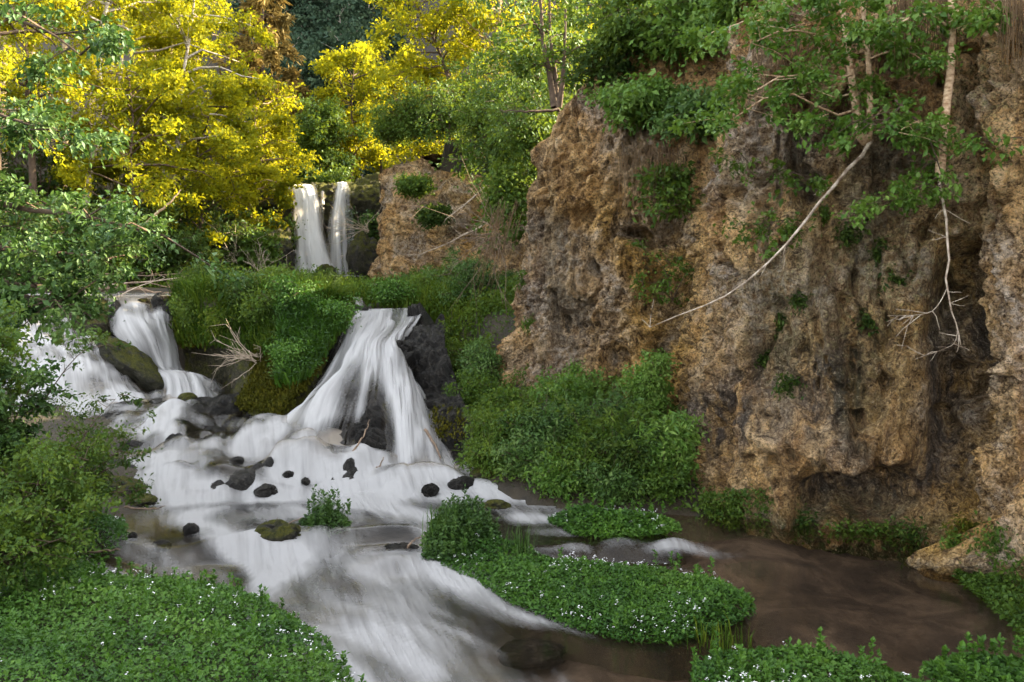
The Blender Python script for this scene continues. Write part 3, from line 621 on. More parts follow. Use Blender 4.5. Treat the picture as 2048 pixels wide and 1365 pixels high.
rows_l2 = [
    [(-60, 640, 18.8), (20, 634, 18.8), (80, 632, 18.9), (150, 640, 19.0), (205, 668, 18.9)],
    [(-60, 672, 18.0), (20, 668, 18.0), (90, 664, 18.1), (150, 676, 18.2), (212, 692, 18.3)],
    [(-60, 700, 17.5), (30, 696, 17.4), (110, 688, 17.4), (180, 694, 17.6), (226, 704, 17.9)],
    [(-70, 740, 17.0), (30, 735, 16.8), (120, 720, 16.8), (195, 722, 17.0), (252, 735, 17.4)],
    [(-80, 785, 16.6), (30, 780, 16.4), (125, 775, 16.3), (205, 775, 16.4), (278, 778, 16.8)],
    [(-80, 822, 16.0), (30, 820, 15.8), (130, 818, 15.7), (215, 812, 15.8), (300, 806, 16.1)]]
waterfall('waterfall', 'low rounded white curtain of water behind the leafy bush at left', rows_l2, 120, 110, 0.12,
          lambda u, v, g, lump, rid: 0.90 + 0.25 * rid - 0.4 * sstep(.1, .6, -lump) + pxf(g, [(185, 770, 20, 26, -.5), (120, 650, 50, 12, -.3)]), 151)
# upper falls
def strand(label, rows, foam, seed, amp=.10):
    waterfall('waterfall', label, rows, 60, 110, amp, foam, seed, mat='fall_lightened', ridgefreq=7.0, edgew=.30)
strand('thick white left strand of the upper waterfall', [
    [(568, 370, 33.4), (598, 368, 33.4), (628, 370, 33.4)], [(572, 374, 32.4), (606, 371, 32.3), (636, 376, 32.4)], [(578, 400, 31.9), (612, 396, 31.8), (642, 410, 31.9)],
    [(582, 450, 31.7), (614, 446, 31.5), (648, 460, 31.6)], [(582, 505, 31.5), (622, 500, 31.3), (664, 510, 31.4)], [(584, 560, 31.3), (628, 560, 31.0), (682, 560, 31.2)]],
    lambda u, v, g, l, r: 1.05 + .25 * r + .1 * v - .35 * np.exp(-((u - .45) / .08) ** 2) * sstep(.5, .1, v), 171)
strand('thin feathery right strand of the upper waterfall', [
    [(670, 366, 33.4), (684, 364, 33.4), (696, 366, 33.4)], [(670, 374, 32.4), (684, 369, 32.3), (698, 376, 32.4)], [(662, 400, 31.9), (682, 394, 31.8), (702, 402, 31.9)],
    [(652, 450, 31.7), (680, 444, 31.5), (708, 450, 31.6)], [(648, 505, 31.5), (682, 500, 31.3), (714, 505, 31.4)], [(644, 556, 31.3), (684, 556, 31.0), (716, 556, 31.2)]],
    lambda u, v, g, l, r: 0.85 + .5 * r - .45 * v - .15 * sstep(.6, .9, u) + .45 * np.exp(-((u - (.32 - .05 * v)) / .12) ** 2), 181)
strand('single thin thread of water between the two upper falls', [
    [(640, 384, 33.2), (645, 382, 33.2), (650, 384, 33.2)], [(640, 392, 32.3), (645, 390, 32.2), (650, 392, 32.3)], [(636, 430, 31.9), (643, 428, 31.8), (649, 430, 31.9)], [(634, 500, 31.6), (641, 498, 31.5), (650, 500, 31.6)], [(634, 550, 31.4), (642, 550, 31.3), (652, 550, 31.4)]],
    lambda u, v, g, l, r: 0.55 + .4 * r - .5 * v, 191, 0.04)
# flat water above the ledges
def flatwater(label, x0, x1, y0, y1, z, foam, seed):
    a = np.arange(x0, x1, .1); b = np.arange(y0, y1, .1); X, Y = np.meshgrid(a, b)
    zz = z + .03 * fbm(np.stack([X, Y, 0 * X], -1) * 1.4, 3, seed)
    mesh('stream', np.stack([X, Y, zz], -1), gridfaces(len(a), len(b)), M['stream'], smooth=True, attrs={'foam': np.clip(foam + .3 * fbm(np.stack([X, Y, 0 * X], -1) * .8, 3, seed + 1), 0, 1), 'fu': X, 'fv': Y}, kind='structure', label=label)
flatwater('shallow white run of creek just above the left falls', -13.5, -7.2, 18.9, 21.6, 2.46, .62, 201)
flatwater('bright pool at the foot of the upper waterfall', -8.2, -4.7, 26.5, 32.6, 2.80, .75, 205)
waterfall('waterfall', 'small trickle dropping through the grass above the middle cascade', [
    [(700, 596, 20.0), (712, 594, 20.0), (724, 596, 20.0)], [(702, 606, 19.4), (714, 603, 19.3), (726, 606, 19.4)], [(706, 620, 18.9), (720, 618, 18.8), (732, 622, 18.9)], [(708, 638, 18.3), (724, 637, 18.2), (742, 638, 18.3)]], 40, 50, .04,
    lambda u, v, g, l, r: .6 + .6 * r, 211)

# ------------------------------------------------------------------ rock behind the upper falls and under the left ledge
def rockwall(name, label, rows, nu, nv, amp, mat, seed, smooth=True):
    ctrl = np.array([[P(*c) for c in r] for r in rows]); g = catmull(ctrl, nv); g = np.swapaxes(catmull(np.swapaxes(g, 0, 1), nu), 0, 1)
    du = np.gradient(g, axis=1); dv = np.gradient(g, axis=0); n = unit(np.cross(du, dv)); n = np.where(n[..., 1:2] > 0, -n, n)
    g = g + n * (amp * fbm(g * 1.6, 4, seed) + amp * .5 * fbm(g * 6, 3, seed + 3))[..., None]
    return mesh(name, g, faces_out(g), M[mat], smooth=smooth, kind='structure', label=label)
rockwall('rock_face', 'dark wet rock face behind the upper waterfall', [
    [(380, 372, 36), (480, 366, 35.5), (590, 364, 34.6), (660, 366, 34.6), (760, 350, 34.6)], [(380, 395, 34), (480, 385, 33.2), (590, 378, 32.9), (660, 380, 33.2), (760, 380, 33.4)],
    [(380, 480, 33), (480, 470, 32.6), (590, 460, 32.5), (660, 460, 33.0), (760, 460, 33.0)], [(380, 575, 32), (480, 575, 32), (590, 575, 32.2), (660, 575, 32.6), (760, 575, 32.6)]], 110, 80, .28, 'wet_rock_moss', 221)
rockwall('rock_face', 'grey ribbed rock wall behind the tall grass left of the upper falls', [
    [(330, 462, 31), (400, 455, 29.5), (450, 450, 28.8), (520, 458, 28.8), (580, 470, 29.6)], [(330, 490, 29), (400, 480, 27.8), (450, 476, 27.2), (520, 480, 27.4), (585, 490, 28.4)],
    [(330, 575, 28.6), (400, 575, 27.4), (450, 575, 26.8), (520, 575, 27.2), (590, 575, 28.4)]], 110, 60, .35, 'dark_rock', 231)
rockwall('rock_face', 'dark mossy hollow under the overhanging grass beside the left falls', [
    [(345, 560, 23.5), (380, 560, 23.2), (430, 562, 23), (500, 565, 22.5), (580, 568, 22), (690, 575, 21)], [(345, 590, 19.6), (380, 585, 18.4), (430, 585, 17.8), (500, 590, 17.4), (580, 600, 16.9), (690, 640, 16.9)], [(352, 640, 19.0), (390, 640, 17.9), (440, 640, 17.2), (510, 650, 16.7), (590, 660, 16.1), (680, 665, 16.4)],
    [(362, 700, 18.6), (400, 710, 18.3), (450, 715, 17.6), (510, 710, 16.3), (585, 720, 15.5), (650, 730, 15.6)], [(370, 760, 18.3), (410, 770, 18.2), (455, 770, 17.4), (500, 770, 15.7), (560, 790, 14.8), (620, 790, 15.0)],
    [(370, 810, 17.8), (410, 815, 17.8), (455, 820, 16.9), (490, 825, 15.2), (540, 850, 14.2), (600, 860, 14.4)]], 130, 90, .14, 'moss_rock', 241)
rockwall('rock_face', 'black glistening rock slope on the right side of the middle cascade', [
    [(805, 640, 17.2), (845, 640, 17.0), (890, 640, 16.8)], [(795, 690, 15.9), (845, 690, 15.6), (890, 690, 15.6)], [(825, 750, 15.2), (870, 750, 14.7), (910, 750, 14.6)],
    [(855, 810, 14.2), (890, 805, 13.7), (930, 810, 13.6)], [(880, 870, 13.4), (920, 865, 12.9), (965, 870, 12.8)], [(890, 930, 12.6), (935, 930, 12.2), (985, 930, 12.2)], [(890, 975, 12.0), (940, 980, 11.6), (1000, 985, 11.6)]], 90, 170, .30, 'wet_rock', 251)

def rock(label, px, py, z, rx, ry, rz, mat, seed, sink=0.35, rot=0.0, name='boulder', cat='rock', group=None):
    """a boulder at the waterline pixel (px, py)"""
    cx, cy = gp(px, py, z)
    return rock_at(label, cx, cy, z, rx, ry, rz, mat, seed, sink, rot, name, cat, group)
def rock_at(label, cx, cy, z, rx, ry, rz, mat, seed, sink=.35, rot=0., name='boulder', cat='rock', group=None, tilt=0.):
    nu_, nv_ = 38, 25
    th = np.linspace(0, 2 * np.pi, nu_, endpoint=False); ph = np.linspace(-np.pi / 2, np.pi / 2, nv_)
    T, Ph = np.meshgrid(th, ph)
    D = np.stack([np.cos(Ph) * np.cos(T), np.cos(Ph) * np.sin(T), np.sin(Ph)], -1)
    r = 1 + .42 * fbm(D * 1.4 + seed * 3.1, 3, seed) + .30 * fbm(D * 3.6 + seed, 4, seed + 2) - .12 * np.abs(fbm(D * 7 + seed, 3, seed + 6))
    r = np.minimum(r, 1.05 + .06 * fbm(D * 6, 2, seed + 4))
    V = D * r[..., None] * np.array([rx, ry, rz]); V[..., 2] += tilt * V[..., 0]
    c, s = math.cos(rot), math.sin(rot)
    V = np.stack([V[..., 0] * c - V[..., 1] * s, V[..., 0] * s + V[..., 1] * c, V[..., 2]], -1)
    V = V + np.array([cx, cy + ry * .6, z + rz * (1 - 2 * sink) * .6])
    i, j = np.meshgrid(np.arange(nv_ - 1), np.arange(nu_), indexing='ij'); a = i * nu_ + j; b = i * nu_ + (j + 1) % nu_
    Q = np.stack([a, b, b + nu_, a + nu_], -1).reshape(-1, 4)
    o = mesh(name, V, Q, M[mat], smooth=True); return tagged(o, label, cat, group)
rock('flat black rock alone in the white water of the lower creek', 531, 990, .14, .17, .13, .10, 'wet_rock', 1)
rock('small dark stone left of the driftwood rock in the creek', 378, 1066, .12, .09, .08, .08, 'wet_rock', 2)
rock('low flat dark stone near the left bank watercress', 318, 1098, .05, .11, .09, .06, 'wet_rock', 3)
rock('mossy dark rock carrying driftwood sticks in mid creek', 553, 1092, .06, .30, .2, .20, 'wet_rock_moss', 4)
rock('dark rock under the small tuft of green plants', 650, 1055, .1, .24, .18, .11, 'wet_rock_moss', 5)
rock('round black rock at the right foot of the middle cascade', 925, 980, .18, .2, .16, .13, 'wet_rock', 6)
rock('pointed grey wet rock in the upper rapids', 347, 896, .46, .16, .14, .16, 'wet_rock', 7)
rock('low mossy rock below the left falls', 370, 806, .62, .18, .18, .14, 'wet_rock_moss', 8)
rock('second low dark rock below the left falls, right of the mossy one', 405, 806, .62, .18, .15, .08, 'wet_rock', 9)
rock('small flat rock with green plants near the right bank', 990, 1022, .12, .2, .14, .09, 'wet_rock_moss', 13)
rock('pale pebbly rock on the left bank under the bush', 215, 1000, .15, .42, .3, .2, 'wet_rock_moss', 14)
rock('dark rock on the left bank beside the white water', 160, 1010, .15, .35, .3, .25, 'wet_rock', 15)
rock('small rock at the tip of the left bank', 270, 1012, .12, .22, .18, .1, 'wet_rock_moss', 16)
rock('dark stone at the edge of the upper left rapids', 150, 950, .3, .3, .25, .22, 'wet_rock', 17)
rock('brown rock at the foot of the right bank bushes', 985, 968, .22, .3, .25, .2, 'moss_rock', 18)
rock('mossy stone at the edge of the right bank', 1030, 985, .15, .3, .22, .14, 'moss_rock', 19)
rock('sunken dark boulder in the bottom centre of the creek', 1065, 1325, -.22, .3, .2, .10, 'wet_rock', 20)
rock('half sunken stone below the small drop in the creek', 800, 1105, .0, .2, .12, .06, 'wet_rock', 21)
rock('tiny dark stone by the left bank watercress', 263, 1078, .1, .05, .05, .05, 'wet_rock', 22)
rs = np.random.default_rng(77)
for k, (a_, b_) in enumerate([(470, 925), (545, 940), (575, 958), (690, 958), (860, 985), (300, 948), (395, 925), (610, 965)]):
    rock('small ragged black stone wetted by the rapids near the cascade', a_, b_, .24 if b_ > 930 else .36, rs.uniform(.06, .14), rs.uniform(.06, .1), rs.uniform(.05, .10), 'wet_rock', 150 + k, .45, rs.uniform(0, 3), 'stone', 'rock', 'black stones in the rapids')
def rockP(label, px, py, d, rx, ry, rz, mat, seed, rot=0., tilt=0.):
    p = P(px, py, d); return rock_at(label, p[0], p[1], p[2], rx, ry, rz, mat, seed, .5, rot, tilt=tilt)
rockP('big green mossy boulder at the lip of the left falls', 172, 650, 18.6, .5, .5, .52, 'moss_rock', 30)
rockP('long dark wet rock rib dividing the two left falls', 262, 735, 17.2, .75, .35, .34, 'wet_rock_moss', 31, 0, -.62)
rockP('small dark rock standing in the lip of the left falls', 227, 636, 18.7, .14, .2, .36, 'wet_rock', 32)
rockP('black rock on the right of the left falls lip', 318, 606, 18.9, .2, .2, .22, 'wet_rock', 33)
rockP('second black rock right of the left falls lip', 336, 622, 18.7, .18, .2, .16, 'wet_rock', 34)
rockP('dark rock beneath the water curtain of the left falls', 282, 606, 19.2, .12, .2, .1, 'wet_rock_moss', 35)
rockP('dark rock mound at the foot of the upper waterfall', 650, 545, 30.6, .35, .3, .28, 'wet_rock_moss', 36)
rockP('mossy slab leaning against the buff buttress by the upper falls', 735, 520, 29.6, .75, .8, 1.0, 'dark_rock', 37)
rockP('wet brown rock beside the small trickle above the cascade', 718, 628, 18.6, .22, .25, .18, 'wet_rock', 38)
rockP('small black rock at the right lip of the middle cascade', 800, 700, 15.4, .18, .2, .16, 'wet_rock', 39)
rockP('dark rock ledge at the left lip of the middle cascade', 655, 690, 15.9, .16, .3, .3, 'wet_rock', 40)

# ------------------------------------------------------------------ plants: skeleton, leaves
def interp_poly(pts, t):
    K = pts.shape[-2]; x = t * (K - 1); i = np.clip(x.astype(int), 0, K - 2); u = (x - i)[:, None]
    return i, u
def grow(rng, axes, r0, t0=.3, nb=20, blen=1.5, el=(20, 50), droop=.25, ntw=5, prof=None, twl=.42, r1=.15, out=None):
    """axes: list of (K,3) stems. returns tube parts and leaf anchor twigs (T,4,3)"""
    parts = []; tw_all = []
    for ai, ax in enumerate(axes):
        ax = catmull(ax, 12); r = r0 if np.isscalar(r0) else r0[ai]
        rad = r * np.linspace(1, r1, 12)
        parts.append(tubes(ax[None], rad[None], 7) if r > .02 else tubes(ax[None, ::2], rad[None, ::2], 5))
        n = nb if np.isscalar(nb) else nb[ai]
        if n <= 0: continue
        t = np.linspace(t0, .99, n) + rng.normal(0, .02, n); t = np.clip(t, 0, 1)
        i, u = interp_poly(ax, t); st = ax[i] * (1 - u) + ax[i + 1] * u
        az = np.arange(n) * 2.4 + rng.uniform(0, 6) + rng.normal(0, .4, n)
        e = np.radians(rng.uniform(el[0], el[1], n))
        dr = np.stack([np.cos(az) * np.cos(e), np.sin(az) * np.cos(e), np.sin(e)], 1)
        if out is not None: dr = unit(dr + np.asarray(out))
        L = blen * (prof(t) if prof else 1.0) * rng.uniform(.65, 1.15, n)
        s = np.linspace(0, 1, 5)[None, :, None]
        bp = st[:, None] + dr[:, None] * L[:, None, None] * s + np.array([0, 0, -1.0]) * (droop * L)[:, None, None] * s ** 2 + np.cumsum(rng.normal(0, .04, (n, 5, 3)), 1) * L[:, None, None]
        bp[:, 0] = st
        br = np.minimum(r * .45, .018 * L + .004)[:, None] * np.linspace(1, .25, 5)[None]
        (blen > .1) and parts.append(tubes(bp[:, ::2], br[:, ::2], 3) if len(axes) > 5 else tubes(bp, br, 4))
        m = n * ntw
        f = rng.uniform(.25, 1.0, m); bi = np.repeat(np.arange(n), ntw)
        x = f * 4; k = np.clip(x.astype(int), 0, 3); uu = (x - k)[:, None]
        ts = bp[bi, k] * (1 - uu) + bp[bi, k + 1] * uu
        td = unit(dr[bi] + rng.normal(0, .75, (m, 3)) + np.array([0, 0, .1]))
        tl = L[bi] * twl * (1.15 - .5 * f) * rng.uniform(.6, 1.3, m)
        s4 = np.linspace(0, 1, 4)[None, :, None]
        tp = ts[:, None] + td[:, None] * tl[:, None, None] * s4 + np.array([0, 0, -1.0]) * (droop * .8 * tl)[:, None, None] * s4 ** 2
        kq = rng.uniform(0, 1, m) < (.3 if blen > .1 else .02); kq[0] = True; parts.append(tubes(tp[kq], ((br[bi, 2] * .6)[:, None] * np.linspace(1, .3, 4)[None])[kq], 3))
        tw_all.append(tp)
    return parts, (np.concatenate(tw_all) if tw_all else np.zeros((0, 4, 3)))
def scatter(rng, tw, n, sigma, flat=.7):
    k = rng.gamma(2.2, 1.0, len(tw)); k = rng.choice(len(tw), n, p=k / k.sum())
    s = rng.uniform(.15, 1.08, n) * 3; i = np.clip(s.astype(int), 0, 2); u = (s - i)[:, None]
    p = tw[k, i] * (1 - u) + tw[k, i + 1] * u
    d = rng.normal(0, 1, (n, 3)) * sigma; d[:, 2] *= flat
    ct = rng.uniform(.15, .85, len(tw))[k]
    return p + d, ct, unit(tw[k, 3] - tw[k, 0])
def plant(name, label, cat, axes, r0, leafmat, barkmat, nleaf, lsize, sigma=.12, seed=1, group=None, parts=('trunk', 'crown'), width=.65, nup=.45, spread=.9, tshift=0, **kw):
    rng = np.random.default_rng(seed)
    t = thing(name, label, cat, group)
    tp, tw = grow(rng, axes, r0, **kw)
    V, Q = joinVF(tp); mesh(parts[0], V, Q, M[barkmat], t, smooth=True)
    if nleaf:
        C, ct, td = scatter(rng, tw, nleaf, sigma)
        qx, qy = pix(C); kk = ((qy > -90) & (qx > -120) & (qx < 2170)) | (rng.uniform(0, 1, len(C)) < .38); C, ct, td = C[kk], ct[kk], td[kk]
        leafmesh(parts[1], rng, C, lsize, M[leafmat], t, tint=ct + tshift, adir=td * .8 + np.array([0, 0, -.25]), spread=spread, nup=nup, width=width, kind='stuff')
    return t
def upright(rng, x, y, h, lean=(0, 0), wob=.05, z=None):
    z = gz(x, y) - .1 if z is None else z
    k = np.linspace(0, 1, 6)
    p = np.stack([x + lean[0] * k ** 1.3, y + lean[1] * k, z + h * k], 1)
    p[1:] += rng.normal(0, wob, (5, 3)) * np.array([1, 1, .2]); return p
round_prof = lambda t: .35 + .75 * np.sin(np.pi * np.clip((t - .1) / 1.0, 0, 1)) ** .8
cone_prof = lambda t: 1.08 - t
X = lambda px, d: (px - HX) / F * d

# golden birches of the left slope
rngs = np.random.default_rng(5)
LT = [  # px, d, height, branch length, lean, leaves, bark, label
    (172, 24, 11.0, 2.1, (.9, 0), 26000, 'bark_white', 'tall golden birch with a white leaning trunk, left of centre in the lit wood'),
    (228, 25.5, 10.5, 2.0, (.3, 0), 24000, 'bark_white', 'golden birch with a pale straight trunk just right of the leaning white one'),
    (338, 26, 9.8, 2.1, (1.0, 0), 26000, 'bark_white', 'golden birch with a slanting pale trunk above the leaning dead pole'),
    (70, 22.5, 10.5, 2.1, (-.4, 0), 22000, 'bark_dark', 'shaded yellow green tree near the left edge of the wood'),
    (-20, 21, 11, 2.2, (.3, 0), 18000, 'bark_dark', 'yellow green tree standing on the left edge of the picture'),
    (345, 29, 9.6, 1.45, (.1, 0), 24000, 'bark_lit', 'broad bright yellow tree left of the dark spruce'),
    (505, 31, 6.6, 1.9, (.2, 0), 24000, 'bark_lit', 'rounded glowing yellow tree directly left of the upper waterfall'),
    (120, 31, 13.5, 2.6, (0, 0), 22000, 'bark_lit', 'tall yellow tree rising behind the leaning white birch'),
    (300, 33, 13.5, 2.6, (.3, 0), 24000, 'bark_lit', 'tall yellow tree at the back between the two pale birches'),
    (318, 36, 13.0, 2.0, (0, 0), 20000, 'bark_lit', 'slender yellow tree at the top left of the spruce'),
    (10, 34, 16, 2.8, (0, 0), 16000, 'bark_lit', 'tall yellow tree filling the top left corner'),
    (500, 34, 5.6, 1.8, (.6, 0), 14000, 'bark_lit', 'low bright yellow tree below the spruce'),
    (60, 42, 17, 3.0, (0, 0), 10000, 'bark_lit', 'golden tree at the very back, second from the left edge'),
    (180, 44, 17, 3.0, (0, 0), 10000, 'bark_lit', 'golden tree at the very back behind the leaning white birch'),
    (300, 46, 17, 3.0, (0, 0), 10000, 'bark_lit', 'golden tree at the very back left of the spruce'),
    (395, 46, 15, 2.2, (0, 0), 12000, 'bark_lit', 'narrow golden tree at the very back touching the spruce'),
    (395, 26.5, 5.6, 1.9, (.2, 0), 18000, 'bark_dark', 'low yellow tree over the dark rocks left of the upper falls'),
    (255, 23.5, 5.6, 1.8, (.2, 0), 14000, 'bark_dark', 'small yellow green tree in front of the pale birch trunks')]
for i, (px, d, h, bl, lean, nl, bark, lab) in enumerate(LT):
    x = X(px, d)
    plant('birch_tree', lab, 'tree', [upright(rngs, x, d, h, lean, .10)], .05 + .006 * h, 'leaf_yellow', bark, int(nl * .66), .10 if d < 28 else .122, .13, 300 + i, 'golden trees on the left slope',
          t0=.30 if i > 2 else .26, nb=34, blen=bl, el=(5, 55), droop=.30, ntw=4, prof=round_prof)
# trees in the valley behind the falls
for i, (px, d, h, bl, nl, mat, lab) in enumerate([
    (700, 39, 6.2, 1.9, 12000, 'leaf_yellow', 'bright yellow tree in the gap above the upper waterfall'),
    (640, 37, 3.6, 1.3, 9000, 'leaf_green', 'small dark trunked tree standing on top of the upper waterfall'),
    (765, 42, 7.0, 2.0, 9000, 'leaf_yellow', 'yellow tree right of the gap above the upper waterfall'),
    (668, 44, 2.4, 1.2, 5000, 'leaf_yellow', 'little glowing bush in the gap behind the upper waterfall'),
    (600, 46, 5.0, 1.6, 7000, 'leaf_dark', 'shaded tree between the spruce and the bright yellow tree')]):
    x = X(px, d)
    plant('valley_tree', lab, 'tree', [upright(rngs, x, d, h, (.2, 0), .1)], .09, mat, 'bark_dark', nl, .14, .2, 340 + i, 'trees above the upper waterfall', t0=.25, nb=26, blen=bl, el=(10, 55), droop=.2, ntw=5, prof=round_prof)
# spruces
for i, (px, d, h, bl, nl, lab) in enumerate([(526, 40, 16.0, 2.6, 26000, 'tall brown gold spruce rising behind the yellow trees'), (582, 41, 6.2, .9, 7000, 'small slender spruce beside the tall spruce')]):
    x = X(px, d)
    plant('spruce_tree', lab, 'tree', [upright(rngs, x, d, h, (0, 0), .03)], .16, 'needle', 'bark_dark', nl, .26, .10, 350 + i, 'spruces behind the left wood', width=.32, t0=.08, nb=80, blen=bl, el=(-12, 12), droop=.18, ntw=6, prof=cone_prof, twl=.3, r1=.05)
# trees on top of the cliffs
TT = [  # px, d, height, lean, branch, leaves, mat, bark, label
    (935, 30, 6.2, (-2.4, 0), 1.9, 15000, 'leaf_yellow', 'bark_dark', 'leaning backlit tree on top of the buff buttress'),
    (880, 32, 7.5, (-.3, 0), 2.0, 14000, 'leaf_yellow', 'bark_dark', 'backlit yellow tree behind the leaning tree on the buttress'),
    (990, 29, 7.5, (.2, 0), 2.0, 14000, 'leaf_yellow', 'bark_lit', 'tall yellow green tree above the scrub in the centre'),
    (1060, 25, 7.0, (.1, 0), 1.8, 12000, 'leaf_green', 'bark_lit', 'green tree left of the reddish pine trunks'),
    (1180, 23, 8, (.2, 0), 2.2, 14000, 'leaf_green', 'bark_dark', 'green tree right of the reddish pine trunks'),
    (1250, 30, 10, (.2, 0), 2.4, 12000, 'leaf_yellow', 'bark_dark', 'yellow tree glowing far behind the green cliff top leaves'),
    (1130, 34, 10, (.2, 0), 2.4, 12000, 'leaf_yellow', 'bark_dark', 'yellow tree glowing behind the reddish pine trunks'),
    (1000, 44, 14, (.2, 0), 2.8, 11000, 'leaf_yellow', 'bark_dark', 'golden tree far back above the leaning tree'),
    (1110, 46, 16, (.2, 0), 3.0, 11000, 'leaf_yellow', 'bark_dark', 'golden tree far back straight above the leaning buttress'),
    (1220, 42, 15, (.2, 0), 3.0, 11000, 'leaf_yellow', 'bark_dark', 'golden tree far back at the top of the frame above the gully'),
    (915, 33.8, 4.6, (-.3, 0), 1.8, 15000, 'leaf_green', 'bark_dark', 'dense green tree added on the buff buttress to shade the upper falls'),  # added to block sun that leaked onto the upper falls
    (1340, 20, 7, (.2, 0), 2.2, 13000, 'leaf_green', 'bark_dark', 'dense green tree at the top of the frame above the gully')]
for i, (px, d, h, lean, bl, nl, mat, bark, lab) in enumerate(TT):
    x = X(px, d)
    plant('cliff_top_tree', lab, 'tree', [upright(rngs, x, d, h, lean, .08)], .10, mat, bark, int(nl * .6), .135, .16, 370 + i, 'trees on top of the right cliffs', t0=.22, nb=32, blen=bl, el=(5, 50), droop=.25, ntw=6, prof=round_prof)
plant('pine_tree', 'three reddish trunks rooted on the tip of the leaning buttress', 'tree',
      [P([1110, 1100, 1085, 1072], [215, 150, 70, -160], [16.4, 16.5, 16.6, 16.7]), P([1112, 1112, 1100, 1098], [215, 160, 60, -160], [16.4, 16.5, 16.6, 16.7]), P([1118, 1126, 1130, 1135], [215, 150, 60, -160], [16.3, 16.2, 16.2, 16.2])],
      [.085, .06, .06], 'leaf_green', 'bark_dark', 3200, .10, .15, 390, t0=.35, nb=9, blen=1.1, el=(-10, 30), droop=.3, ntw=5)

# ------------------------------------------------------------------ shrubs
def shrub(label, px, d, h, r, nl, mat, lsize, seed, z=None, name='shrub', bark='bark_dark', group=None, ns=7, out=None, droop=.2, sigma=.07, tshift=0, width=.6, py=None):
    rng = np.random.default_rng(seed)
    x = X(px, d)
    if py is not None: z = EYE - (py - HY) / F * d
    z = gz(x, d) - .05 if z is None else z
    axes = []
    for k in range(ns):
        a = rng.uniform(0, 6.28); sp = r * rng.uniform(.2, .75)
        kk = np.linspace(0, 1, 5); o = np.zeros(3) if out is None else np.asarray(out, float)
        ax = np.stack([x + (math.cos(a) * sp + o[0]) * kk ** 1.4, d + (math.sin(a) * sp * .8 + o[1]) * kk ** 1.4, z + (h * rng.uniform(.6, 1.0)) * kk + o[2] * kk ** 2], 1)
        axes.append(ax)
    return plant(name, label, 'shrub', axes, .012 + .008 * h, mat, bark, nl, lsize, sigma, seed, group, ('stem', 'foliage'), t0=.15, nb=9, blen=r * .62, el=(0, 55), droop=droop, ntw=5, tshift=tshift, width=width)
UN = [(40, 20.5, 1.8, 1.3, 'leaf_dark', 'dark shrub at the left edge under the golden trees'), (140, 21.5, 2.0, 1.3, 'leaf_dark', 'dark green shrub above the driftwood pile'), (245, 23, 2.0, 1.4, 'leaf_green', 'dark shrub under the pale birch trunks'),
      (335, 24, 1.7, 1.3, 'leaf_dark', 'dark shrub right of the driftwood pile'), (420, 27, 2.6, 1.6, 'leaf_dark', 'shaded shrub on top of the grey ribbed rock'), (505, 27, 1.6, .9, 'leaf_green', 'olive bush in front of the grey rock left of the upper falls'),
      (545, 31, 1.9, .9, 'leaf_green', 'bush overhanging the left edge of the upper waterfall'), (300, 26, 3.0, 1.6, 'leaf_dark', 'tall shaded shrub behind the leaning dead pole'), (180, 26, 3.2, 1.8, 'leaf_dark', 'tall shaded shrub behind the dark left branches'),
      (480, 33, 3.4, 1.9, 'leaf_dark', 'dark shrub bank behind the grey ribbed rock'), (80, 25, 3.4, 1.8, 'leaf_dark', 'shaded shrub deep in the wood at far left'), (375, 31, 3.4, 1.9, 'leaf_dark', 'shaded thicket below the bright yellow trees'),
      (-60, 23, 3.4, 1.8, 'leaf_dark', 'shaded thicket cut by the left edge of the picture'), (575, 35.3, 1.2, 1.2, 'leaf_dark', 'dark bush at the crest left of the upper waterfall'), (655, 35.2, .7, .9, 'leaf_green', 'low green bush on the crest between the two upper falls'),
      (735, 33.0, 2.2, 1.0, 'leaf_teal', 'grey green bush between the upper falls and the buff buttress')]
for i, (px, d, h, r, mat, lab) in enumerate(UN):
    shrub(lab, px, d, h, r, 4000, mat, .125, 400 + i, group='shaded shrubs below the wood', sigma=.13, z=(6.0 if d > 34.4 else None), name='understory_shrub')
# scrub on top of and over the buff buttress and the gully slope
SC_ = [(775, 28.2, 285, .9, 1.0, 'leaf_green', 'green scrub on the left end of the buff buttress'), (830, 27.4, 280, 1.4, 1.2, 'leaf_green', 'green scrub crowning the buff buttress'), (900, 26.6, 285, 1.6, 1.3, 'leaf_green', 'soft green scrub above the middle of the buff buttress'),
       (970, 24.6, 290, 1.6, 1.3, 'leaf_green', 'green scrub in the dip between the two buttresses'), (1030, 21, 300, 1.5, 1.1, 'leaf_green', 'thin twiggy scrub left of the leaning buttress top'), (1060, 18.5, 330, 1.4, .9, 'leaf_green', 'twiggy bush clinging to the left edge of the leaning buttress'),
       (1010, 20.5, 350, 1.0, .9, 'leaf_dark', 'shaded scrub in the gully left of the leaning buttress'), (830, 25.4, 385, .3, .5, 'leaf_green', 'green bush hanging on the face of the buff buttress'), (868, 25.0, 440, .2, .35, 'leaf_dark', 'hanging bush low on the buff buttress face'),
       (1015, 18.8, 440, 1.0, .8, 'leaf_green', 'leafy bush in the gully above the dead twigs'), (920, 27.5, 270, 2.2, 1.6, 'leaf_green', 'larger bush behind the scrub on the buff buttress'), (1010, 25.5, 280, 2.2, 1.6, 'leaf_green', 'larger bush behind the dip between the buttresses')]
for i, (px, d, py, h, r, mat, lab) in enumerate(SC_):
    shrub(lab, px, d, h, r, 5000, mat, .09, 430 + i, group='scrub on the cliff tops', py=py, sigma=.12, droop=.4, name='cliff_scrub', tshift=.05)
